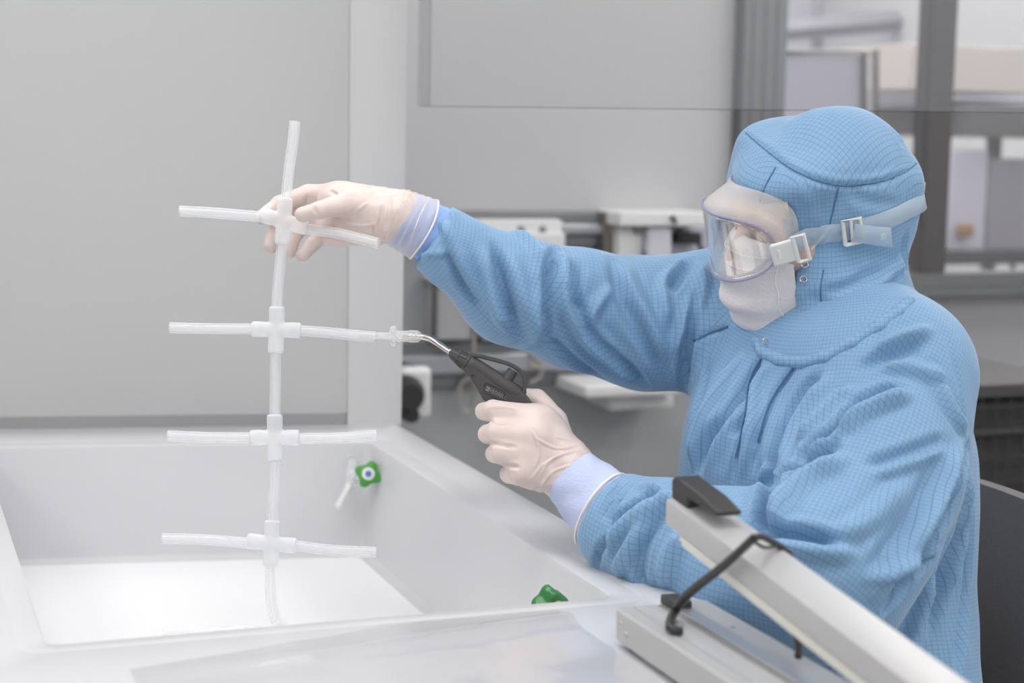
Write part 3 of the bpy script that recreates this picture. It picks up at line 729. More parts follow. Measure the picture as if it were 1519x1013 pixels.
# lens: a gently curved window filled by a grid of rings
rings = [lens_i]
cen = None
for k in range(1, 9):
    s = 1-k/9; rings.append(loop(.077*s+1e-4, .040*s+1e-4, .141, .045*s*s, .010))
vs, fs = bridge(rings); fs = fs+[tuple((len(rings)-1)*nl+i for i in range(nl))]
def part(name, vs, fs, m, parent, sol=0, sm=True):
    o = from_pydata(name, vs, fs, m, parent, sm)
    if sol: s_ = o.modifiers.new('s', 'SOLIDIFY'); s_.thickness = sol
    return o
vs2, fs2 = bridge([lens_o, mid, skirt, skirt2])
gog = part('safety_goggles', vs2, fs2, m_skirt, person, .0018)
part('lens', vs, fs, m_lens, gog, .0015)
MB().tube(lens_o+[lens_o[0]], .0018, 10, cap=False).build('lens_rim', m_rim, gog)
# side lugs, strap and buckles
def side_strap(s):
    pts = [H(.086, .004, .082*s), H(.068, .004, .090*s), H(.040, .003, .097*s), H(.0, .0, .100*s), H(-.05, -.006, .097*s), H(-.09, -.012, .083*s), H(-.122, -.018, .058*s), H(-.138, -.022, .025*s), H(-.142, -.023, 0)]
    return pts
hb = BVHTree.FromPolygons([tuple(p) for p in HV], [tuple(map(int, x)) for x in HQ])
for s in (1, -1):
    raw, _ = catmull(side_strap(s), [0]*9, 5); c = []
    for i, p in enumerate(raw):
        loc, nm, _, d = hb.find_nearest(Vector(p)); loc = A(loc); nm = A(nm)
        if np.dot(nm, p-H(-.02, 0, 0)) < 0: nm = -nm
        w = min(1, i/7); c.append(p*(1-w)+(loc+nm*.0025)*w)
    vs = []
    for i, p in enumerate(c):
        t = nrm(c[min(i+1, len(c)-1)]-c[max(i-1, 0)]); o_ = nrm(np.cross(t, HU)); 
        if np.dot(o_, p-HC) < 0: o_ = -o_
        up = np.cross(o_, t); up = up if np.dot(up, HU) > 0 else -up
        w = .0115; vs += [p-up*w, p+up*w]
    o = part('strap', vs, [(2*i, 2*i+1, 2*i+3, 2*i+2) for i in range(len(c)-1)], m_strap, gog, .0012)
    if s == 1: CS = c
    # lug plate at the goggle end
    a, b = H(.098, .003, .081*s), H(.072, .004, .090*s); d = nrm(b-a); n_ = nrm(np.cross(d, HU)); n_ = n_ if np.dot(n_, a-HC) > 0 else -n_; up = nrm(np.cross(n_, d)); up = up if np.dot(up, HU) > 0 else -up
    lug = MB().box((a+b)/2, (.016, .0145, .0028), d, up, n_).build('buckle', m_buckle, gog, 35, .003)
    MB().box((a+b)/2+n_*.0032-d*.006, (.0015, .006, .0008), d, up, n_).build('slot', m_white_soft, lug)
    c2 = b+d*.006+n_*.002
    fr = [c2+d*i*.0065+up*j*.0165 for i, j in ((-1, -1), (-1, 1), (1, 1), (1, -1), (-1, -1))]
    MB().tube(fr, .0028, 8).build('buckle_frame', m_buckle, lug)
# slider buckle and the loose strap end on the near side
i = min(range(len(CS)), key=lambda k: np.linalg.norm(CS[k]-P(1266, 371, 2.0)) if True else 0)
sl = CS[i]
bestd = 1e9
for k, p in enumerate(CS):
    rel = p-O; z = rel@fw; x = CX+FPX*(rel@RV)/z
    if abs(x-1267) < bestd: bestd = abs(x-1267); i = k
sl = CS[i]; t = nrm(CS[i+1]-CS[i-1]); n_ = nrm(np.cross(t, HU)); n_ = n_ if np.dot(n_, sl-HC) > 0 else -n_; up = np.cross(n_, t); up = up if np.dot(up, HU) > 0 else -up
fr = [sl+n_*.004+t*a_*.0105+up*b_*.0155 for a_, b_ in ((-1, -1), (-1, 1), (1, 1), (1, -1), (-1, -1))]
sb_ = MB().tube(fr, .0028, 10).build('slider_buckle', m_buckle, gog)
MB().tube([sl+n_*.004-up*.0155-t*.001, sl+n_*.004+up*.0155-t*.001], .0022, 10).build('bar', m_buckle, sb_)
e0 = sl+n_*.007; dr = nrm(t*.95-up*.32); u2 = nrm(up*.95+t*.32)
vs = [e0-u2*.011, e0+u2*.011, e0+dr*.026+n_*.004-u2*.0115, e0+dr*.026+n_*.004+u2*.0115, e0+dr*.050+n_*.005-u2*.012-dr*.0, e0+dr*.050+n_*.005+u2*.012-dr*.008]
part('strap_end', vs, [(0, 1, 3, 2), (2, 3, 5, 4)], m_strap, gog, .0014)
MB().lathe(e0+dr*.036+n_*.004, n_, [(0, .004), (.0025, .004), (.003, .0025)], 16).build('rivet', m_adapter, gog)
# back clip at the rear of the hood
bc = P(1361, 288, 2.11)
clip = MB().box(bc, (.006, .017, .012), RV*.95+UV_*.3, UV_*.95-RV*.3, BV).build('rear_clip', m_black, hood, 35, .003)
MB().tube([bc+RV*.007+UV_*.014+BV*.008, bc+RV*.004-UV_*.013+BV*.008], .0016, 8).build('clip_bar', m_steel, clip)
# ================================================================== TUBES
RT = .0068; DT = 2.105
def pp(l, d=DT): return [P(x, y, d) for x, y in l]
tubes = empty('silicone_tube_ladder', 'milky silicone tube string with cross connectors held up over basin', 'tubing', tuple(P(405, 930, DT)))
def hose(pts, r=RT, m=m_silicone, name='tube'):
    pts, rr = catmull([A(p) for p in pts], [r]*len(pts), 8)
    n = 64; mb = MB(); k = len(pts)
    mb.tube(pts, r, n, cap=False); a = len(mb.v); mb.tube(pts, r*.56, n, cap=False)
    for i in range(n):
        j = (i+1) % n; mb.f.append((i, j, a+j, a+i)); o = (k-1)*n; mb.f.append((o+i, a+o+i, a+o+j, o+j))
    return mb.build(name, m, tubes, 60)
def connector(c, u, v_, hu=.031, hv=.029, r=.0098):
    """a moulded cross: two crossing sleeves with rounded ends"""
    F = Field(.0012)
    for a, h in ((u, hu), (v_, hv)):
        a = nrm(a)
        F.cone(c-a*h, c+a*h, r-.0006, r-.0006, .003)
        for s in (-1, 1): F.cone(c+a*s*(h-.013), c+a*s*h, r, r, .001)
    for a, h in ((u, hu), (v_, hv)):
        a = nrm(a)
        for s in (-1, 1):
            b = nrm(np.cross(a, BV)); F.box(c+a*s*(h+.02), np.stack([a, b, np.cross(a, b)]), [.02, .03, .03], .0, .003)
    v, q = F.mesh(); v = smooth_v(v, q, 2); return quad_mesh('cross_connector', v, q, m_conn, tubes)
hose(pp([(437.5, 180), (434, 215), (429, 250), (424.5, 296)]))
hose(pp([(419, 355), (415, 400), (412, 430), (410.5, 462)]))
hose(pp([(409, 516), (408.5, 555), (408, 590), (408, 622)]))
hose(pp([(407.5, 676), (407, 715), (405, 750), (403.5, 780)]))
hose(pp([(402, 832), (401, 865), (403, 895), (411, 925), (424, 945)]))
hose([P(267, 313, 2.11), P(320, 316, DT), P(392, 322, DT)]); hose([P(450, 339, DT), P(500, 346, 2.09), P(530, 353, 2.085), P(561, 361, 2.08)])
hose(pp([(252, 486), (315, 487.5), (381, 488)])); hose(pp([(440, 490), (490, 493.5), (525, 497), (557, 500)]))
hose(pp([(249, 646), (310, 649), (376, 649)])); hose(pp([(439, 650), (500, 649.5), (559, 645)]))
hose(pp([(241, 799), (305, 800.5), (372, 806)])); hose(pp([(434, 809), (495, 816), (558, 819)]))
low = P(424, 944, DT); low[2] = .632
hose([P(243, 938, 2.10), P(300, 938, 2.10), P(360, 936, 2.102), P(398, 938, DT)])
connector(P(421, 328, DT), P(453, 338, DT)-P(388, 319, DT), P(423, 294, DT)-P(419, 361, DT))
connector(P(410, 489, DT), RV*1.0-UV_*.03, UV_+RV*.03)
connector(P(407.5, 649, DT), RV, UV_)
connector(P(403, 806, DT), RV-UV_*.1, UV_+RV*.04)
connector(P(430, 942, DT), RV+UV_*.02, nrm(UV_*.6-RV*.6+BV*.3), .03, .026)

# ================================================================== AIR GUN
gun = empty('air_blow_gun', 'black hand air blow gun with bent steel nozzle in gloved fist', 'air gun', tuple(P(740, 580, 2.07)))
DG = 2.062
def gp(x, y, o=0.0): return P(x, y, DG)+BV*o
def plate(name, poly, th, m, parent, bevel=.002, off=0.0, seg=4):
    mb = MB(); mb.prism([gp(x, y, off-th/2) for x, y in poly], BV*th); return mb.build(name, m, parent, 40, bevel, seg)
shell = plate('gun_body', [(690, 541), (703, 533), (722, 545), (744, 559), (757, 566), (770, 576), (783, 588), (793, 602), (790, 609), (776, 609.5), (752, 605), (735, 601.5), (717, 593), (706, 574), (697, 560), (687, 549)], .019, m_gun, gun, .004, 0, 4)
plate('grip', [(722, 592), (793, 605), (812, 640), (816, 700), (790, 716), (765, 700), (748, 650)], .020, m_gun, gun, .006)
MB().tube([gp(694, 537), gp(720, 553), gp(748, 572), gp(770, 586)], [.0098, .0100, .0108, .0095], 28, smooth=4).build('barrel', m_gun, shell, True)
ax = nrm(gp(694, 538)-gp(668, 522))
col = MB().lathe(gp(667.5, 522), ax, [(0, .0045), (.001, .0052), (.009, .0072), (.010, .0082), (.0115, .0082), (.0125, .0074), (.021, .0098), (.022, .0112), (.0245, .0112), (.0255, .0100), (.031, .0105)], 32).build('collar_nut', m_gun, gun, 30)
e1 = nrm(np.cross(ax, BV)); e2 = np.cross(ax, e1)
mb = MB()
for k in range(10):
    g = 2*PI*k/10; d = math.cos(g)*e1+math.sin(g)*e2
    mb.tube([gp(667.5, 522)+ax*.002+d*.0052, gp(667.5, 522)+ax*.021+d*.0100], .0009, 6)
mb.build('collar_rib', m_gun, col)
# lever: a flattened curved bar from collar over the post down to the grip
lp, lr = catmull([gp(697, 527), gp(712, 528.5), (gp(727, 532)), gp(742, 536), gp(756, 540.5), gp(768, 547), gp(776.5, 556), gp(779, 568), gp(777, 580), gp(774, 590)], [.0028]*10, 5)
LV = MB(); n = 12; vs = []
for i, p in enumerate(lp):
    t = nrm(lp[min(i+1, len(lp)-1)]-lp[max(i-1, 0)]); b = nrm(np.cross(t, BV))
    tt = .0026 if i < len(lp)*.85 else .0036
    for k in range(n):
        g = 2*PI*k/n; vs.append(p+BV*.0062*np.sign(math.cos(g))*abs(math.cos(g))**.5+b*tt*np.sign(math.sin(g))*abs(math.sin(g))**.6)
fs = [(i*n+j, i*n+(j+1) % n, (i+1)*n+(j+1) % n, (i+1)*n+j) for i in range(len(lp)-1) for j in range(n)]+[tuple(range(n)), tuple((len(lp)-1)*n+j for j in range(n))]
LV.add(vs, fs).build('lever', m_gun, gun, 50)
plate('lever_web', [(776, 582), (771, 575), (762, 566), (764, 573), (770, 586), (774, 592)], .003, m_gun, gun, .0008)
MB().tube([gp(761, 549), gp(756, 557), gp(750, 566), gp(741, 574)], [.0062, .0070, .0078, .0088], 24, smooth=4).build('valve_post', m_gun, gun, True)
MB().lathe(gp(701, 557, .0092), BV, [(0, .0022), (.0012, .0022), (.0012, .0012), (.0002, .001)], 16).build('screw', m_black, gun)
# raised badge outline and lettering
bc = [(719.5, 568.5), (723, 568), (748, 580.5), (749.5, 583), (747, 593), (744.5, 594), (719, 582), (717.8, 579.5)]
badge = MB().tube([gp(x, y, .0098) for x, y in bc+[bc[0]]], .00055, 6).build('badge_outline', m_black, gun)
def text_mesh(txt, size, c, ux, uy, nrm_, m, parent, name, ext=.0003):
    cu = bpy.data.curves.new(name, 'FONT'); cu.body = txt; cu.size = size; cu.extrude = ext; cu.align_x = 'CENTER'; cu.align_y = 'CENTER'
    o = bpy.data.objects.new(name, cu); C.objects.link(o)
    dg = bpy.context.evaluated_depsgraph_get(); me = bpy.data.meshes.new_from_object(o.evaluated_get(dg)); bpy.data.objects.remove(o)
    T = Matrix.Identity(4)
    for i in range(3): T[i][0] = ux[i]; T[i][1] = uy[i]; T[i][2] = nrm_[i]; T[i][3] = c[i]
    me.transform(T); me.materials.clear(); return link(name, me, m, parent, False)
ux = nrm(gp(747, 582)-gp(722, 570)); uy = nrm(np.cross(BV, ux))
text_mesh('WEDSELL', .0062, gp(737, 583.5, .0097), ux, uy, BV, m_gun2, gun, 'lettering')
mb = MB()
for k in (-1, 1): mb.box(gp(723.5, 576.5, .0098)+uy*k*.0016, (.0022, .0009, .0003), ux, uy, BV)
mb.build('emblem', m_gun2, gun)
# bent steel nozzle and clear stepped adapter
MB().tube([P(606, 498, 2.10), P(626, 499.5, 2.098), P(637, 502, 2.092), P(648, 508.5, 2.085), P(660, 516.5, 2.073), P(669, 522.5, 2.064)], .0037, 24, smooth=6).build('nozzle', m_steel, gun, True)
a0 = P(584, 498.5, 2.104); aax = nrm(P(622, 499, 2.099)-P(584, 498.5, 2.104))
ad = MB().lathe(a0, aax, [(-.045, .0020), (-.044, .0034), (-.036, .0040), (-.004, .0044), (-.0032, .0118), (-.001, .0128), (.0015, .0128), (.0032, .0118), (.0045, .0066), (.020, .0070), (.0205, .0078), (.031, .0074), (.035, .0042)], 40).build('nozzle_adapter', m_adapter, gun, 35)
MB().lathe(a0, aax, [(-.044, .0012), (.010, .0018), (.011, .0040), (.031, .0042)], 24, cap=False).build('adapter_bore', m_adapter, ad, 35)

# ================================================================== BASIN AND BENCH
XL, XR, ZR, ZF = .143, .742, .800, .613
def fy(x, y0=2.735, k=-.177): return y0+k*(x-XL)      # the far side runs slightly askew
YN = 1.650
basin = empty('rinsing_basin', 'large white plastic rinsing basin sunk into the bench', 'basin', (.44, 2.2, ZF))
def quadloop(x0, x1, y0, yf, z):
    return [A([x0, y0, z]), A([x1, y0, z]), A([x1, yf(x1), z]), A([x0, yf(x0), z])]
def rounded(lp, r, n=6):
    out = []
    for i in range(4):
        p = lp[i]; a = nrm(lp[i-1]-p); b = nrm(lp[(i+1) % 4]-p)
        for k in range(n+1):
            t = k/n; out.append((1-t)**2*(p+a*r)+2*t*(1-t)*p+t*t*(p+b*r))
    return out
def ringstack(loops, close_last=False):
    n = len(loops[0]); v = [p for l in loops for p in l]; f = [(a*n+i, a*n+(i+1) % n, (a+1)*n+(i+1) % n, (a+1)*n+i) for a in range(len(loops)-1) for i in range(n)]
    if close_last: f.append(tuple((len(loops)-1)*n+i for i in range(n)))
    return v, f
IN = lambda e, z, r: rounded(quadloop(XL+e, XR-e, YN+e, lambda x: fy(x)-e, z), r)
OUTER = rounded(quadloop(-.02, .838, 1.50, lambda x: fy(x, 2.93), ZR), .012)
loops = [rounded(quadloop(XL-.03, XR+.03, YN-.03, lambda x: fy(x)+.03, ZR), .03), IN(-.006, ZR, .024), IN(-.0015, ZR-.002, .02), IN(.0, ZR-.008, .02), IN(.004, ZF+.022, .018), IN(.008, ZF+.008, .016), IN(.022, ZF, .012)]
v, f = ringstack(loops[-1:]+[IN(.024, ZF, .012)], True); from_pydata('basin_floor', v, f, m_basin_lit, basin, 40)
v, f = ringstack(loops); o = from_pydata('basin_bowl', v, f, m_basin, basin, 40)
# rim: raised flat lip around the bowl
def frame_loops(specs): return ringstack([rounded(quadloop(*s[:4], s[4]), s[5]) for s in specs])
v, f = ringstack([rounded(quadloop(XL-.03, XR+.03, YN-.03, lambda x: fy(x)+.03, ZR), .03),
                  rounded(quadloop(XL-.035, XR+.034, YN-.035, lambda x: fy(x)+.035, ZR+.0015), .03),
                  rounded(quadloop(-.30, .829, 1.10, lambda x: fy(x, 2.925), ZR+.0015), .012),
                  rounded(quadloop(-.304, .834, 1.096, lambda x: fy(x, 2.93), ZR-.001), .012),
                  rounded(quadloop(-.306, .837, 1.094, lambda x: fy(x, 2.932), ZR-.006), .012),
                  rounded(quadloop(-.306, .837, 1.094, lambda x: fy(x, 2.932), ZR-.045), .012),
                  rounded(quadloop(-.28, .80, 1.12, lambda x: fy(x, 2.90), ZR-.047), .012)])
from_pydata('basin_rim', v, f, m_basin, basin, 40)
# bead along the inner edge of the right rim
# under-frame that carries the basin
fr = basin
for x in (-.26, .79):
    for y in (1.16, 2.84): MB().bb((x-.02, y-.02, 0), (x+.02, y+.02, .752)).build('leg', m_alu_dark, fr, 35, .002)
for y in (1.16, 2.84): MB().bb((-.24, y-.015, .72), (.77, y+.015, .753)).build('cross_rail', m_alu_dark, fr, 35, .002)
# back panel of the flow cabinet
ska = A([1, -.177, 0])/math.sqrt(1+.177**2); skn = A([-.177, -1, 0])/math.sqrt(1+.177**2)
def sk(x, off=0): return A([x, fy(x, 2.895)-off, 0])
bp = MB().prism([sk(-1.2)+A([0, 0, .822]), sk(.7465)+A([0, 0, .822]), sk(.7465)+A([0, 0, 2.3]), sk(-1.2)+A([0, 0, 2.3])], -skn*.02).build('cabinet_back_panel', m_panel, None, 35)
tag(bp, 'large glossy white cabinet back panel behind the basin', 'panel')
st = MB().prism([sk(.7467, .002)+A([0, 0, .801]), sk(.8385, .002)+A([0, 0, .801]), sk(.845, .002)+A([0, 0, 2.3]), sk(.7467, .002)+A([0, 0, 2.3])], -skn*.05).build('cabinet_corner_post', m_panel2, None, 35)
tag(st, 'lighter white vertical corner post at right end of cabinet panel', 'post')
rl = MB().prism([sk(-1.2)+A([0, 0, .8015]), sk(.745)+A([0, 0, .8015]), sk(.745)+A([0, 0, .8218]), sk(-1.2)+A([0, 0, .8218])], -skn*.012).build('panel_foot_shade', mat('foot_shade_grey', srgb(150, 150, 152), .5), None)  # grey strip put in for the shadowed gap below the panel
tag(rl, 'narrow grey strip for the shade under the cabinet panel at far basin rim', 'rail')
# bench lamp above the basin (outside the frame)
bl = empty('cabinet_lamp', 'long white cabinet light hanging over the basin', 'lamp', (.35, 2.15, 2.02))
MB().bb((-.50, 1.55, 2.03), (.40, 2.70, 2.09)).build('housing', m_white, bl, 35, .004)
MB().bb((-.48, 1.57, 2.02), (.38, 2.68, 2.0295)).build('diffuser', m_lamp2, bl, False)
for x in (-.4, .3): MB().bb((x-.01, 2.1, 2.0905), (x+.01, 2.12, 2.745)).build('hanger', m_alu_dark, bl)

# ---- taps
def star(c, ax, r, n=4, th=.018, name='tap_handle', m=None, parent=None, up=A([0, 0, 1.]), lobe=.16):
    ax = nrm(ax); a = nrm(up-ax*np.dot(up, ax)); b = np.cross(ax, a); vs = []; k = 64
    for z, s in ((0, .90), (.002, .98), (th-.004, 1), (th-.001, .95), (th, .86)):
        for i in range(k):
            g = 2*PI*i/k; rr = r*s*(1+lobe*math.cos(n*g)); vs.append(c+ax*z+rr*(math.cos(g)*a+math.sin(g)*b))
    f = [(q_*k+i, q_*k+(i+1) % k, (q_+1)*k+(i+1) % k, (q_+1)*k+i) for q_ in range(4) for i in range(k)]+[tuple(range(k)), tuple(4*k+i for i in range(k))]
    return from_pydata(name, vs, f, m, parent, 50)
t1 = empty('tap', 'small tap with square green handle and blue centre on far basin wall', 'tap', (.71, 2.62, .74))
c = W(546, 704, 2.575); face = nrm(O-c)*.75+A([0, -.2, 0]); face = nrm(cv(.12, .18, 1))
h1 = star(c, face, .0195, 4, .013, 'tap_handle', m_green, t1, up=nrm(cv(.45, 1, 0)), lobe=.17)
h1.rotation_mode = 'XYZ'
MB().lathe(c+face*.0128, face, [(0, .0102), (.0012, .0102), (.0016, .0094)], 32).build('cap_ring', m_white, h1)
MB().lathe(c+face*.0144, face, [(0, .0050), (.0014, .0048), (.002, .004)], 24).build('cap_dot', m_bluecap, h1)
w1 = W(519, 684, 2.640); n1 = A([0, -1., 0])
MB().lathe(w1+A([0, .027, 0]), n1, [(0, .016), (.012, .016), (.014, .013), (.035, .011)], 28).build('wall_flange', m_silicone, t1)
el = W(521, 716, 2.60)
MB().tube([w1-A([0, .02, 0]), el+A([0, 0, .012]), el], [.009, .0085, .008], 20, smooth=4).build('valve_body', m_silicone, t1)
MB().tube([c-face*.002, c-face*.02, el+A([0, 0, .01])], .0065, 16).build('spindle', m_silicone, t1)
e0, e1_ = el, W(500, 754, 2.585); mb = MB(); d = e1_-e0; Ln = np.linalg.norm(d); pr = []
for k in range(6): z = Ln*(.12+k*.145); pr += [(z, .0050), (z+Ln*.03, .0068), (z+Ln*.13, .0045)]
mb.lathe(e0, d, [(0, .0075), (Ln*.1, .0072)]+pr, 20).build('barbed_outlet', m_white_soft, t1)
t2 = empty('tap', 'dark green lobed tap handle rising behind the near basin rim', 'tap', (.70, 1.72, .77))
c = W(815, 893, 1.715); ax2 = nrm(cv(.45, -.35, .55))
h2 = star(c-ax2*.010, ax2, .0165, 4, .022, 'tap_handle', m_greend, t2, up=nrm(cv(-.3, 1, 0)), lobe=.20)
MB().lathe(c+ax2*.012, ax2, [(0, .0095), (.003, .0095), (.004, .006)], 24).build('cap_ring', m_alu_lac, h2)
MB().tube([c-A([0, 0, .012]), A([c[0], 1.69, c[2]-.035]), A([c[0], 1.6515, c[2]-.035])], .0075, 16, smooth=3).build('valve_body', m_silicone, t2)

# ================================================================== IMPULSE SEALER
se = empty('impulse_sealer', 'silver impulse heat sealer with raised arm and black lever on near bench', 'heat sealer', (.72, 1.2, ZR+.0015))
Y0, Y1 = 1.474, .86; zb, zt = .8085, .840
def bar_y(prof, y0, y1, name, m, parent, bevel=.0, dz=0):
    mb = MB(); mb.prism([A([x, y0, z]) for x, z in prof], A([0, y1-y0, dz])); return mb.build(name, m, parent, 35, bevel)
base = bar_y([(.669, zb), (.769, zb), (.769, zt-.002), (.767, zt), (.739, zt), (.7385, zt-.004), (.736, zt-.004), (.7345, zt+.003), (.718, zt+.003), (.7165, zt-.004), (.7135, zt-.004), (.713, zt), (.6875, zt), (.687, zt-.0015), (.6862, zt-.0015), (.6857, zt), (.671, zt), (.669, zt-.002)], Y0, Y1, 'base', m_alu_lac, se)
bar_y([(.7355, zt-.0035), (.7355, zt+.0035), (.7175, zt+.0042), (.7175, zt-.003)], Y0-.004, Y1, 'sealing_strip', m_alu, base, .001)
MB().bb((.6705, Y0, zb+.001), (.7675, Y0+.0015, zt-.001)).build('end_cap', m_dark, base)
for y, z in ((1.462, .828), (1.449, .820)): MB().lathe((.669, y, z), (-1, 0, 0), [(0, .0034), (.0012, .0032), (.0018, .002)], 16).build('screw', m_steel, base)
for p in (G(1087, 931, zt), G(1003, 939, zt)): MB().lathe((p[0], p[1], zt-.0005), (0, 0, 1), [(0, .0030), (.0012, .0028), (.0016, .0015)], 16).build('screw', m_steel, base)
for y in (1.455, .90):
    for x in (.683, .757): MB().lathe((x, y, zb+.0002), (0, 0, -1), [(0, .0085), (.0068, .0072)], 20).build('rubber_foot', m_black, base)
SL = .125
def arm_pt(x, y, z): return A([x, y, z+(y-1.47)*SL])
def arm_bar(prof, y0, y1, name, m, parent, bevel=0):
    mb = MB(); mb.prism([arm_pt(x, y0, z) for x, z in prof], arm_pt(0, y1, 0)-arm_pt(0, y0, 0)); return mb.build(name, m, parent, 35, bevel)
AX0, AX1 = .7195, .7690
arm = arm_bar([(AX0, .9215), (AX0+.004, .9200), (AX1, .9200), (AX1, .943), (AX1-.003, .946), (AX0+.020, .949), (AX0+.001, .946), (AX0, .944)], 1.474, .88, 'arm', m_alu_lac, se, .0008)
arm_bar([(AX0+.002, .9195), (AX1-.006, .9195), (AX1-.008, .9085), (AX0+.0045, .9085), (AX0+.004, .9135), (AX0+.002, .9140)], 1.446, .89, 'pressing_strip', mat('cream_strip', srgb(228, 226, 218), .4), arm)
MB().bb((.68, .865, .8402), (.76, .90, .872)).build('hinge_block', m_dark, se, 35, .003)
# lever handle on the free end of the arm
hz = .9445
hb_ = [arm_pt(.741, 1.476, hz), arm_pt(.741, 1.440, hz+.002), arm_pt(.741, 1.440, hz+.0125), arm_pt(.741, 1.380, hz+.0150), arm_pt(.741, 1.378, hz+.0200), arm_pt(.741, 1.410, hz+.0245), arm_pt(.741, 1.470, hz+.0255), arm_pt(.741, 1.477, hz+.020)]
MB().prism([p+A([-.0150, 0, 0]) for p in hb_], (.027, 0, 0)).build('lever_handle', m_black, arm, 40, .003)
# black wire bail looping over the arm
bail = [G(1012, 936, .844), G(994, 931, .846), XP(1000, 908, .7045), XP(1022, 880, .706), XP(1075, 838, .709), XP(1118, 798, .712)]
MB().tube(bail, [.0036, .0044, .0046, .0046, .0042, .0040], 12, smooth=3).build('bail', m_black, se)
MB().tube([XP(1118, 798, .712), XP(1130, 796, .722), XP(1150, 806, .755), XP(1171, 821, .776)], .0032, 12, smooth=3).build('bail', m_black, se)
MB().tube([XP(1117, 802, .712), XP(1134, 812, .725), XP(1152, 810, .757)], .0016, 10, smooth=3).build('bail', m_black, se)
MB().tube([XP(1171, 821, .776), XP(1172, 900, .772), XP(1178, 935, .765), XP(1185, 955, .757), XP(1184, 975, .751)], .0036, 12, smooth=4).build('bail', m_black, se)
kc = G(1003, 893, zt+.006)
MB().box(kc, (.010, .016, .005), (1, 0, 0), (0, 1, 0), (0, 0, 1)).build('bail_bracket', m_black, base, 35, .002)

# ---- clear film bag lying across the near rim
nx, ny = 90, 40; vs = []
for j in range(ny):
    for i in range(nx):
        u, w = i/(nx-1), j/(ny-1)
        far = 1.602+.0*u; near = 1.16
        x = .205+u*.455; 
        y = (1.535+.07*min(1, u*1.6))*(1-w)+near*w
        z = ZR+.0022+.0012*(1+noise.noise(Vector((x*14, y*20, 1))))+.0030*max(0, noise.noise(Vector((x*7+3, y*12, 5))))
        z += .008*math.exp(-((y-1.545+.03*math.sin(x*6))/.018)**2)*min(1, 3*u)
        z += .0004*noise.noise(Vector((x*60, y*40, 2)))
        vs.append((x, y, z))
fs = [(j*nx+i, j*nx+i+1, (j+1)*nx+i+1, (j+1)*nx+i) for j in range(ny-1) for i in range(nx-1)]
bag = from_pydata('film_bag', vs, fs, m_film, None, True); tag(bag, 'crumpled clear plastic film bag lying on the near bench rim', 'plastic bag')
seam = MB().tube([A(vs[(ny//2-12+k//3)*nx+k])+A([0, 0, .001]) for k in range(20, nx, 6)], .0008, 6, smooth=3).build('welded_seam', m_latex_edge, bag)

# ================================================================== BACKGROUND
def S_(o, kind='structure'): o['kind'] = kind; return o
YW = 3.95
S_(MB().bb((-2.6, -1.8, -.05), (4.8, 8.1, 0)).build('floor', m_floor, None, False))
S_(MB().bb((-2.6, -1.8, 2.75), (4.8, 8.1, 2.80)).build('ceiling', m_ceil, None, False))
S_(MB().bb((-2.65, -1.8, 0), (-2.55, 8.1, 2.75)).build('wall_left', m_wall, None, False))
S_(MB().bb((4.7, -1.8, 0), (4.8, 8.1, 2.75)).build('wall_right', m_wall, None, False))
xp = W(1088, 150, YW)[0]; xq = W(1150, 150, YW)[0]
S_(MB().bb((-2.55, YW, 1.118), (xp-.002, YW+.06, 2.75)).build('wall_back', m_wall, None, False))
S_(MB().bb((-2.55, YW, 0), (4.7, YW+.06, .52)).bb((-2.55, YW, .52), (xq, YW+.06, 1.116)).build('wall_back', m_wallb, None, False))
S_(MB().bb((xq+.001, YW, .52), (4.7, YW+.06, .905)).build('wall_back', mat('sill_wall_grey', srgb(158, 157, 160), .5), None, False))
S_(MB().bb((-2.55, 8.0, 0), (4.7, 8.1, 2.75)).build('wall_far', mat('far_room_wall', srgb(196, 194, 204), .7), None, False))
# aluminium post and window frame (a row of profile grooves)
def profile_post(x0, x1, y0, y1, z0, z1, m, n=3):
    mb = MB(); poly = [(x0, y1), (x0, y0)]
    w = (x1-x0)/(n*2+1)
    for k in range(n):
        a = x0+w*(2*k+1); poly += [(a, y0), (a, y0+.003), (a+w*.4, y0+.003), (a+w*.4, y0)]
    poly += [(x1, y0), (x1, y1)]
    mb.prism([A([p[0], p[1], z0]) for p in poly], A([0, 0, z1-z0])); return mb
t = profile_post(xp, xq, YW-.05, YW+.05, .975, 2.749, m_alu_dark).build('trim_1', m_alu_dark, None, 30); S_(t)
za, zc = W(1400, 404, YW)[2], W(1400, 436, YW)[2]
S_(MB().bb((xq+.001, YW-.05, zc), (4.69, YW+.05, zc+(za-zc)*.35)).bb((xq+.001, YW-.035, zc+(za-zc)*.35+.001), (4.69, YW+.05, za)).build('trim_2', m_alu_dark, None, 30))
x0, x1 = W(1368, 200, YW)[0], W(1402, 200, YW)[0]
S_(MB().bb((x0, YW-.03, za+.001), (x1, YW+.04, 2.749)).build('trim_3', mat('dark_mullion', srgb(88, 86, 86), .5, .2), None, 30))
S_(MB().bb((xq+.003, YW+.005, za+.002), (x0-.002, YW+.011, 2.74)).bb((x1+.002, YW+.005, za+.002), (4.69, YW+.011, 2.74)).build('window_1', clear('window_glass', gloss=.05, edge=.3), None, False))
def wb(x0, y0, x1, y1, Y, dep, name, m, parent=None, bevel=.004, gap=0):
    a = W(x0, y0, Y-dep); b = W(x1, y1, Y-dep)
    return MB().bb((a[0], Y-dep, b[2]), (b[0], Y-gap, a[2])).build(name, m, parent, 35, bevel)
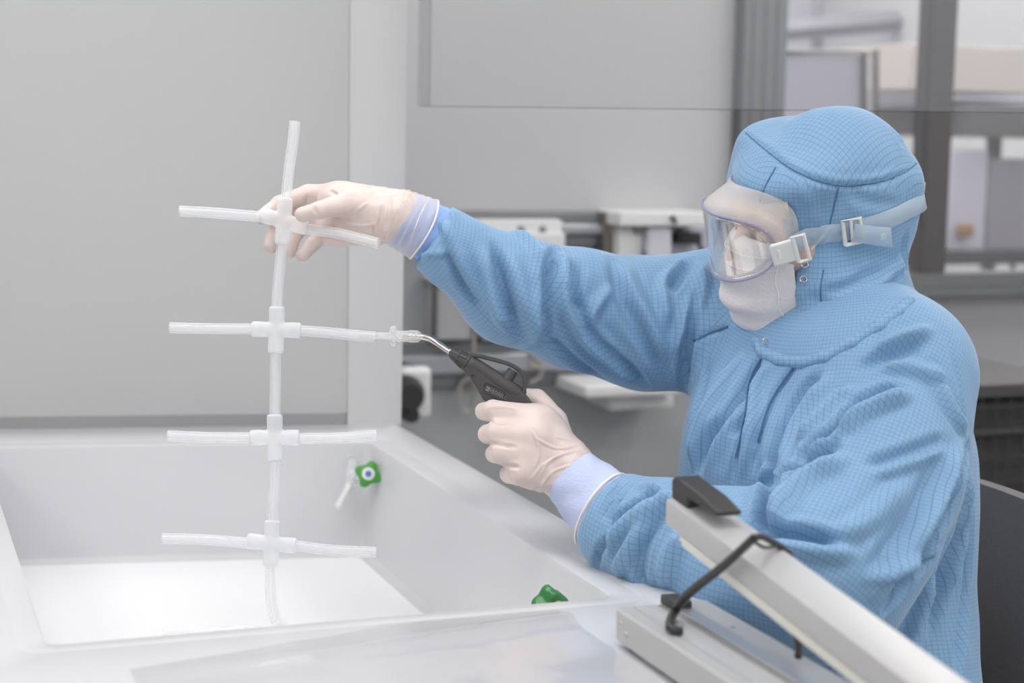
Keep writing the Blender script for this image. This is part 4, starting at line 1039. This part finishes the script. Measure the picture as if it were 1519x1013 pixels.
# two wall rails
for nm_, yy, lab in (('wall_rail', (317, 331, 350, 364), 'upper aluminium wall rail behind the outstretched sleeve'), ('wall_rail', (512, 528, 546, 562), 'lower aluminium wall rail behind the air gun')):
    r = empty(nm_, lab, 'rail', tuple(W(700, yy[1], YW)), group=None)
    x1r = 905 if yy[0] < 400 else 1010
    a = wb(560, yy[0], x1r, yy[1], YW, .03, 'rail_bar', m_alu_dark, r, .002)
    wb(560, yy[1]+1, x1r, yy[2]-1, YW, .05, 'rail_bar', mat('satin_rail', srgb(168, 170, 175), .35, .6), r, .008)
    wb(560, yy[2], x1r, yy[3], YW, .028, 'rail_bar', m_alu_dark, r, .002)
bk = wb(897, 315, 920, 385, YW, .06, 'rail_bracket', mat('bronze_grey', srgb(122, 116, 110), .5, .3)); tag(bk, 'brown grey rail bracket with a screw beside white device', 'bracket')
cc_ = W(909, 342, YW-.06); MB().lathe(cc_, (0, -1, 0), [(0, .008), (.004, .007)], 16).build('screw', m_steel, bk)
mp = wb(680, 326, 833, 372, YW, .075, 'mounting_plate', m_white); tag(mp, 'white mounting plate with two screws on the upper wall rail', 'plate')
wb(700, 346, 838, 400, YW-.076, .02, 'plate_cover', m_white, mp)
for x in (773, 805): MB().lathe(W(x, 341, YW-.0755), (0, -1, 0), [(0, .010), (.004, .008)], 16).build('screw', m_alu_dark, mp)
dv = empty('wall_device', 'white wall device with black clamp and cable behind the shoulder', 'device', tuple(W(990, 360, YW)))
wb(920, 314, 1052, 336, YW, .14, 'housing', m_white, dv, .006); wb(920, 337, 952, 430, YW, .10, 'housing', m_white, dv, .006)
wb(962, 338, 995, 430, YW, .13, 'front_cover', mat('pale_lilac_plastic', srgb(205, 205, 212), .4), dv, .008); wb(996, 337, 1052, 430, YW, .05, 'housing', m_lav, dv, .004)
MB().lathe(W(947, 340, YW-.105), (0, -1, 0), [(0, .014), (.006, .012)], 20).build('knob', m_alu_dark, dv)
wb(1004, 345, 1042, 362, YW-.055, .04, 'clamp', m_black, dv, .006)
MB().tube([W(998, 322, YW-.15), W(1005, 340, YW-.12), W(1012, 356, YW-.10)], .006, 10, smooth=3).build('clamp_arm', m_black, dv)
MB().tube([W(1035, 360, YW-.10), W(1045, 378, YW-.09), W(1050, 400, YW-.08)], .005, 10, smooth=3).build('cable', m_black, dv)
wb(957, 372, 961.5, 392, YW-.105, .012, 'blue_label', mat('blue_print', srgb(70, 70, 150), .5), dv, 0)
b1 = empty('wall_box', 'frosted grey storage box under the upper rail left of sleeve', 'box', tuple(W(670, 460, YW)))
wb(648, 418, 700, 505, YW, .09, 'box_body', mat('frosted_grey', srgb(172, 172, 174), .4), b1, .008); wb(645, 412, 704, 419, YW, .10, 'box_lid', m_white, b1, .003)
MB().tube([W(645, 420, YW-.1), W(643, 500, YW-.1)], .005, 8).build('box_frame', m_dark, b1)
b2 = wb(718, 440, 775, 505, YW, .07, 'white_bin', m_white, None, .012); tag(b2, 'small white wall bin below the sleeve beside hanging cable', 'bin')
wb(724, 452, 770, 498, YW-.071, .004, 'bin_window', m_lav, b2, .004)
cb = MB().tube([W(699, 395, YW-.12), W(702, 440, YW-.11), W(703, 500, YW-.09), W(704, 560, YW-.08), W(700, 600, YW-.05), W(690, 612, YW-.05), W(682, 600, YW-.05), W(684, 570, YW-.05), W(697, 560, YW-.06)], .0045, 10, smooth=6).build('hanging_cable', mat('beige_cable', srgb(175, 168, 158), .5), None); tag(cb, 'beige cable hanging in a loop above the lower wall rail', 'cable')
cb2 = MB().tube([W(795+10*math.sin(k*1.7), 516+k*4.5+8*math.cos(k*1.3), YW-.055) for k in range(12)], .004, 8, smooth=5).build('cable_bundle', mat('beige_cable2', srgb(170, 164, 156), .5), None); tag(cb2, 'bundled beige cable coil behind the air gun and sleeve', 'cable')
ck = empty('wall_socket', 'white socket plate with a black round plug beside cabinet post', 'socket', tuple(W(615, 590, YW)))
wb(596, 546, 641, 622, 3.70, .04, 'socket_plate', m_white, ck, .014)
MB().lathe(W(600, 585, 3.659), (0, -1, 0), [(0, .046), (.010, .046), (.02, .042), (.05, .030)], 32).build('plug', m_black, ck)
MB().lathe(W(604, 612, 3.659), (0, -1, 0), [(0, .02), (.04, .018)], 20).build('plug', m_black, ck)
wb(600, 550, 636, 618, YW, .285, 'socket_arm', m_alu_dark, ck, .01, 0)
tr = wb(868, 572, 1010, 586, YW, .22, 'wall_tray', m_white, None, .008); tag(tr, 'white tray fixed to wall under the outstretched sleeve', 'tray')
wb(905, 587, 1000, 606, YW, .16, 'tray_foot', m_white, tr, .01)
# room beyond the window
fp = empty('framed_board', 'pale board in double chrome frame seen through the window', 'board', tuple(W(1230, 170, 4.35)))
a, b = W(1158, 78, 4.35), W(1282, 215, 4.35)
MB().bb((a[0], 4.35, b[2]), (b[0], 4.36, a[2])).build('board', m_lav, fp)
for k, (xx, yy) in enumerate(((1282, 78), (1293, 76), (1300, 76))):
    q0 = W(1155, yy, 4.34+.03*k); q1 = W(xx, yy, 4.34+.03*k); q2 = W(xx, 260, 4.34+.03*k); q3 = W(1155, 260, 4.34+.03*k)
    MB().tube([q3, q0, q1, q2] if k != 1 else [q0, q1, q2], .009 if k != 1 else .006, 10).build('frame_bar', m_dark if k != 1 else m_steel, fp)
for x in (1160, 1293):
    p = W(x, 260, 4.34); MB().bb((p[0]-.012, 4.33, 0), (p[0]+.012, 4.40, p[2])).build('stand_leg', m_dark, fp)
rack = empty('equipment_rack', 'dark rack with shelves behind the window mullion', 'rack', tuple(W(1450, 400, 5.2)))
a, b = W(1352, 153, 5.2), W(1560, 205, 5.2)
MB().bb((a[0]+.1, 5.0, b[2]), (b[0]+.3, 5.6, a[2])).build('shelf', mat('dark_shelf', srgb(96, 94, 96), .5), rack, 35, .004)
for x in (1412, 1500): p = W(x, 300, 5.2); MB().bb((p[0]-.02, 5.3, 0), (p[0]+.02, 5.34, a[2]-.002)).build('upright', m_alu_dark, rack)
a, b = W(1300, 375, 5.2), W(1600, 384, 5.2); MB().bb((a[0], 5.0, b[2]), (b[0], 5.6, a[2])).build('shelf', m_dark, rack)
bx = wb(1352, 64, 1560, 140, 5.55, .5, 'cardboard_box', m_beige, None, .006); tag(bx, 'long beige box on the top shelf of the rack', 'box')
by = wb(1404, 142, 1560, 152, 5.55, .52, 'storage_tray', m_lav, None, .006); tag(by, 'pale lilac tray under the beige box on the rack', 'tray')
bz = W(1400, 204, 5.3)
for (x0_, y0_, x1_, y1_, nm, m, lab) in ((1412, 222, 1460, 372, 'machine_cover', m_lav, 'pale upright machine cover on the rack, left one'), (1468, 235, 1540, 372, 'machine_cover', mat('mid_grey_cover', srgb(140, 138, 146), .5), 'grey upright machine cover on the rack, at the right edge'), (1318, 330, 1362, 374, 'plastic_crate', m_lav, 'pale crate on low shelf left of the dark mullion'), (1425, 332, 1446, 352, 'tape_roll', m_brown, 'small tan block in front of the machine covers')):
    o = wb(x0_, y0_, x1_, y1_, 5.3 if nm != 'tape_roll' else 5.04, .25 if nm != 'tape_roll' else .03, nm, m, None, .01); tag(o, lab, nm.split('_')[0] if nm != 'plastic_crate' else 'crate')
tb = MB().tube([W(1405, 378, 4.6), W(1480, 376, 4.6), W(1496, 384, 4.6), W(1504, 405, 4.6), W(1504, 470, 4.6)], .008, 10, smooth=4).build('bent_rail', m_dark, None); tag(tb, 'thin bent dark rail just behind the window sill', 'rail')
for (a, b, r_) in (((1150, 46, 7.2), (1400, 26, 7.2), .05), ((1404, 30, 7.0), (1560, 20, 7.0), .03), ((1404, 52, 7.4), (1560, 42, 7.4), .02), ((1212, -40, 7.3), (1212, 80, 7.3), .035), ((1438, -40, 7.2), (1436, 62, 7.2), .05)):
    o = MB().tube([W(*a), W(*b)], r_, 4).build('ceiling_beam', mat('beam_grey', srgb(140, 138, 146), .6), None, False)
    tag(o, {0: 'broad grey beam left of the dark mullion', 1: 'upper thin grey beam at the top right corner', 2: 'lower thin grey beam at the top right corner', 3: 'narrow upright grey beam above the framed board', 4: 'broad upright grey beam right of the mullion'}[[1150, 1404, 1405, 1212, 1438].index(a[0]) if (a[0], a[1]) != (1404, 52) else 2], 'beam')
# wire basket trolley at the right edge
wt = empty('wire_basket_trolley', 'dark wire basket trolley behind the chair at right edge', 'trolley', (2.2, 2.9, 0))
YB = 3.0; a, b = W(1432, 572, YB), W(1600, 760, YB)
MB().bb((a[0]-.1, YB, a[2]-.03), (b[0], YB+.5, a[2])).build('top_tray', m_dark, wt, 35, .004)
mb = MB()
for k in range(12): x = a[0]-.1+(b[0]-a[0]+.1)*k/11; mb.tube([(x, YB+.01, a[2]-.03), (x, YB+.01, .25)], .003, 6)
for z in np.arange(.30, a[2]-.03, .055): mb.tube([(a[0]-.1, YB+.006, z), (b[0], YB+.006, z)], .004 if int(z*18) % 3 else .009, 6)
mb.build('wire_mesh', m_wire, wt)
MB().bb((a[0]-.1, YB+.03, .24), (b[0], YB+.48, a[2]-.04)).build('basket_load', mat('basket_dark', srgb(70, 68, 68), .8), wt)
for x in (a[0]-.08, b[0]-.02):
    for y in (YB+.05, YB+.45): MB().lathe((x, y, .24), (0, 0, -1), [(0, .012), (.16, .012), (.165, .03), (.24, .03)], 12).build('caster', m_black, wt)
# ---- chair
ch = empty('swivel_chair', 'black mesh-backed swivel chair the person sits on', 'chair', (1.22, 1.86, 0))
F = Field(.006); 
vs = []; nx, ny = 24, 20
for side_ in (0, 1):
    for j in range(ny):
        for i in range(nx):
            u = -1+2*i/(nx-1); w = j/(ny-1)
            yy = 1.87+u*(.235-.03*max(0, w-.8)*3); xx = 1.405-.035*u*u+.03*math.sin(w*PI)*0-.02*w+side_*.022
            vs.append((xx, yy, .50+.345*w-(.018*max(0, abs(u)-.7)/.3 if w > .9 else 0)))
n2 = nx*ny; f = [(j*nx+i, j*nx+i+1, (j+1)*nx+i+1, (j+1)*nx+i) for j in range(ny-1) for i in range(nx-1)]; f = f+[tuple(n2+k for k in reversed(q_)) for q_ in f]
bd = [i for i in range(nx)]+[j*nx+nx-1 for j in range(1, ny)]+[(ny-1)*nx+i for i in range(nx-2, -1, -1)]+[j*nx for j in range(ny-2, 0, -1)]
f += [(bd[k], bd[(k+1) % len(bd)], n2+bd[(k+1) % len(bd)], n2+bd[k]) for k in range(len(bd))]
o = from_pydata('backrest', vs, f, m_chair, ch, 50); bm_ = o.modifiers.new('b', 'BEVEL'); bm_.width = .006; bm_.segments = 3; bm_.limit_method = 'ANGLE'
MB().tube([(1.30, 1.87, .40), (1.42, 1.87, .41), (1.435, 1.87, .50), (1.432, 1.87, .62)], .018, 12, smooth=4, flat=2).build('back_support', m_black, ch)
MB().bb((.98, 1.64, .40), (1.42, 2.10, .452)).build('seat', m_chair, ch, 35, .02)
MB().lathe((1.22, 1.87, .399), (0, 0, -1), [(0, .06), (.02, .06), (.03, .028), (.28, .028), (.29, .04), (.33, .04)], 24).build('gas_column', m_black, ch)
for k in range(5):
    g = 2*PI*k/5+.3; d = A([math.cos(g), math.sin(g), 0])
    leg = MB().tube([A([1.22, 1.87, .09])+d*.03, A([1.22, 1.87, .07])+d*.29], [.022, .014], 10).build('leg', m_black, ch)
    c = A([1.22, 1.87, .028])+d*.29; pz = np.cross(d, [0, 0, 1.]); MB().lathe(c-pz*.02, pz, [(0, .022), (.004, .0275), (.036, .0275), (.04, .022)], 20).build('caster', m_black, leg)
# ---- splash screen: clear acrylic sheet hanging in front of the person
g0, g1 = P(625, 157, 2.72), P(1640, 153, 2.36)
zt_ = 2.10
ga, gb = A([g0[0], g0[1], g0[2]]), A([g1[0], g1[1], g0[2]])
dn = nrm(np.cross(gb-ga, [0, 0, 1.]))
gs = MB().prism([ga, gb, gb+A([0, 0, .75]), ga+A([0, 0, .75])], dn*.005).build('splash_screen', m_acryl, None, False)
tag(gs, 'clear acrylic splash screen hanging with its bottom edge above the hood', 'screen')
MB().prism([ga-A([0, 0, .0012]), gb-A([0, 0, .0012]), gb-A([0, 0, .0001]), ga-A([0, 0, .0001])], dn*.005).build('screen_edge', m_acryl_edge, gs, False)
MB().prism([ga, ga+nrm(gb-ga)*.0165, ga+nrm(gb-ga)*.0165+A([0, 0, .75]), ga+A([0, 0, .75])], dn*.016-dn*0).build('screen_edge_reflection', see_through('edge_reflection_grey', srgb(150, 150, 155), .25, .2, .1), gs, False)  # grey band standing in for reflections at the sheet's left edge
for t_ in (.1, .9):
    p = ga+(gb-ga)*t_; MB().bb((p[0]-.006, p[1]-.006, g0[2]+.75), (p[0]+.006, p[1]+.006, 2.75)).build('hanger', m_alu_dark, gs)

# ================================================================== LIGHT
def ceiling_light(x, y, sx, sy, lab):
    e = empty('ceiling_light', lab, 'ceiling light', (x, y, 2.75), 'ceiling light panels')
    MB().bb((x-sx, y-sy, 2.735), (x+sx, y+sy, 2.7495)).build('diffuser', m_lamp, e, False)
for x in (-1.6, .6, 2.6, 3.9):
    for y in (-.6, 1.2, 3.2, 4.7, 5.8, 7.0): ceiling_light(x, y, .35, .35, 'unseen square white ceiling light panel above the room')  # rows past the window wall are added to brighten the far room
w = bpy.data.worlds.new('world'); bpy.context.scene.world = w; w.use_nodes = True
bgn = w.node_tree.nodes['Background']; bgn.inputs[0].default_value = (1, 1, 1, 1); bgn.inputs[1].default_value = .9
sc = bpy.context.scene
sc.view_settings.view_transform = 'Standard'; sc.view_settings.look = 'None'; sc.view_settings.gamma = 1; sc.view_settings.use_curve_mapping = False
sc.view_settings.exposure = -0.2
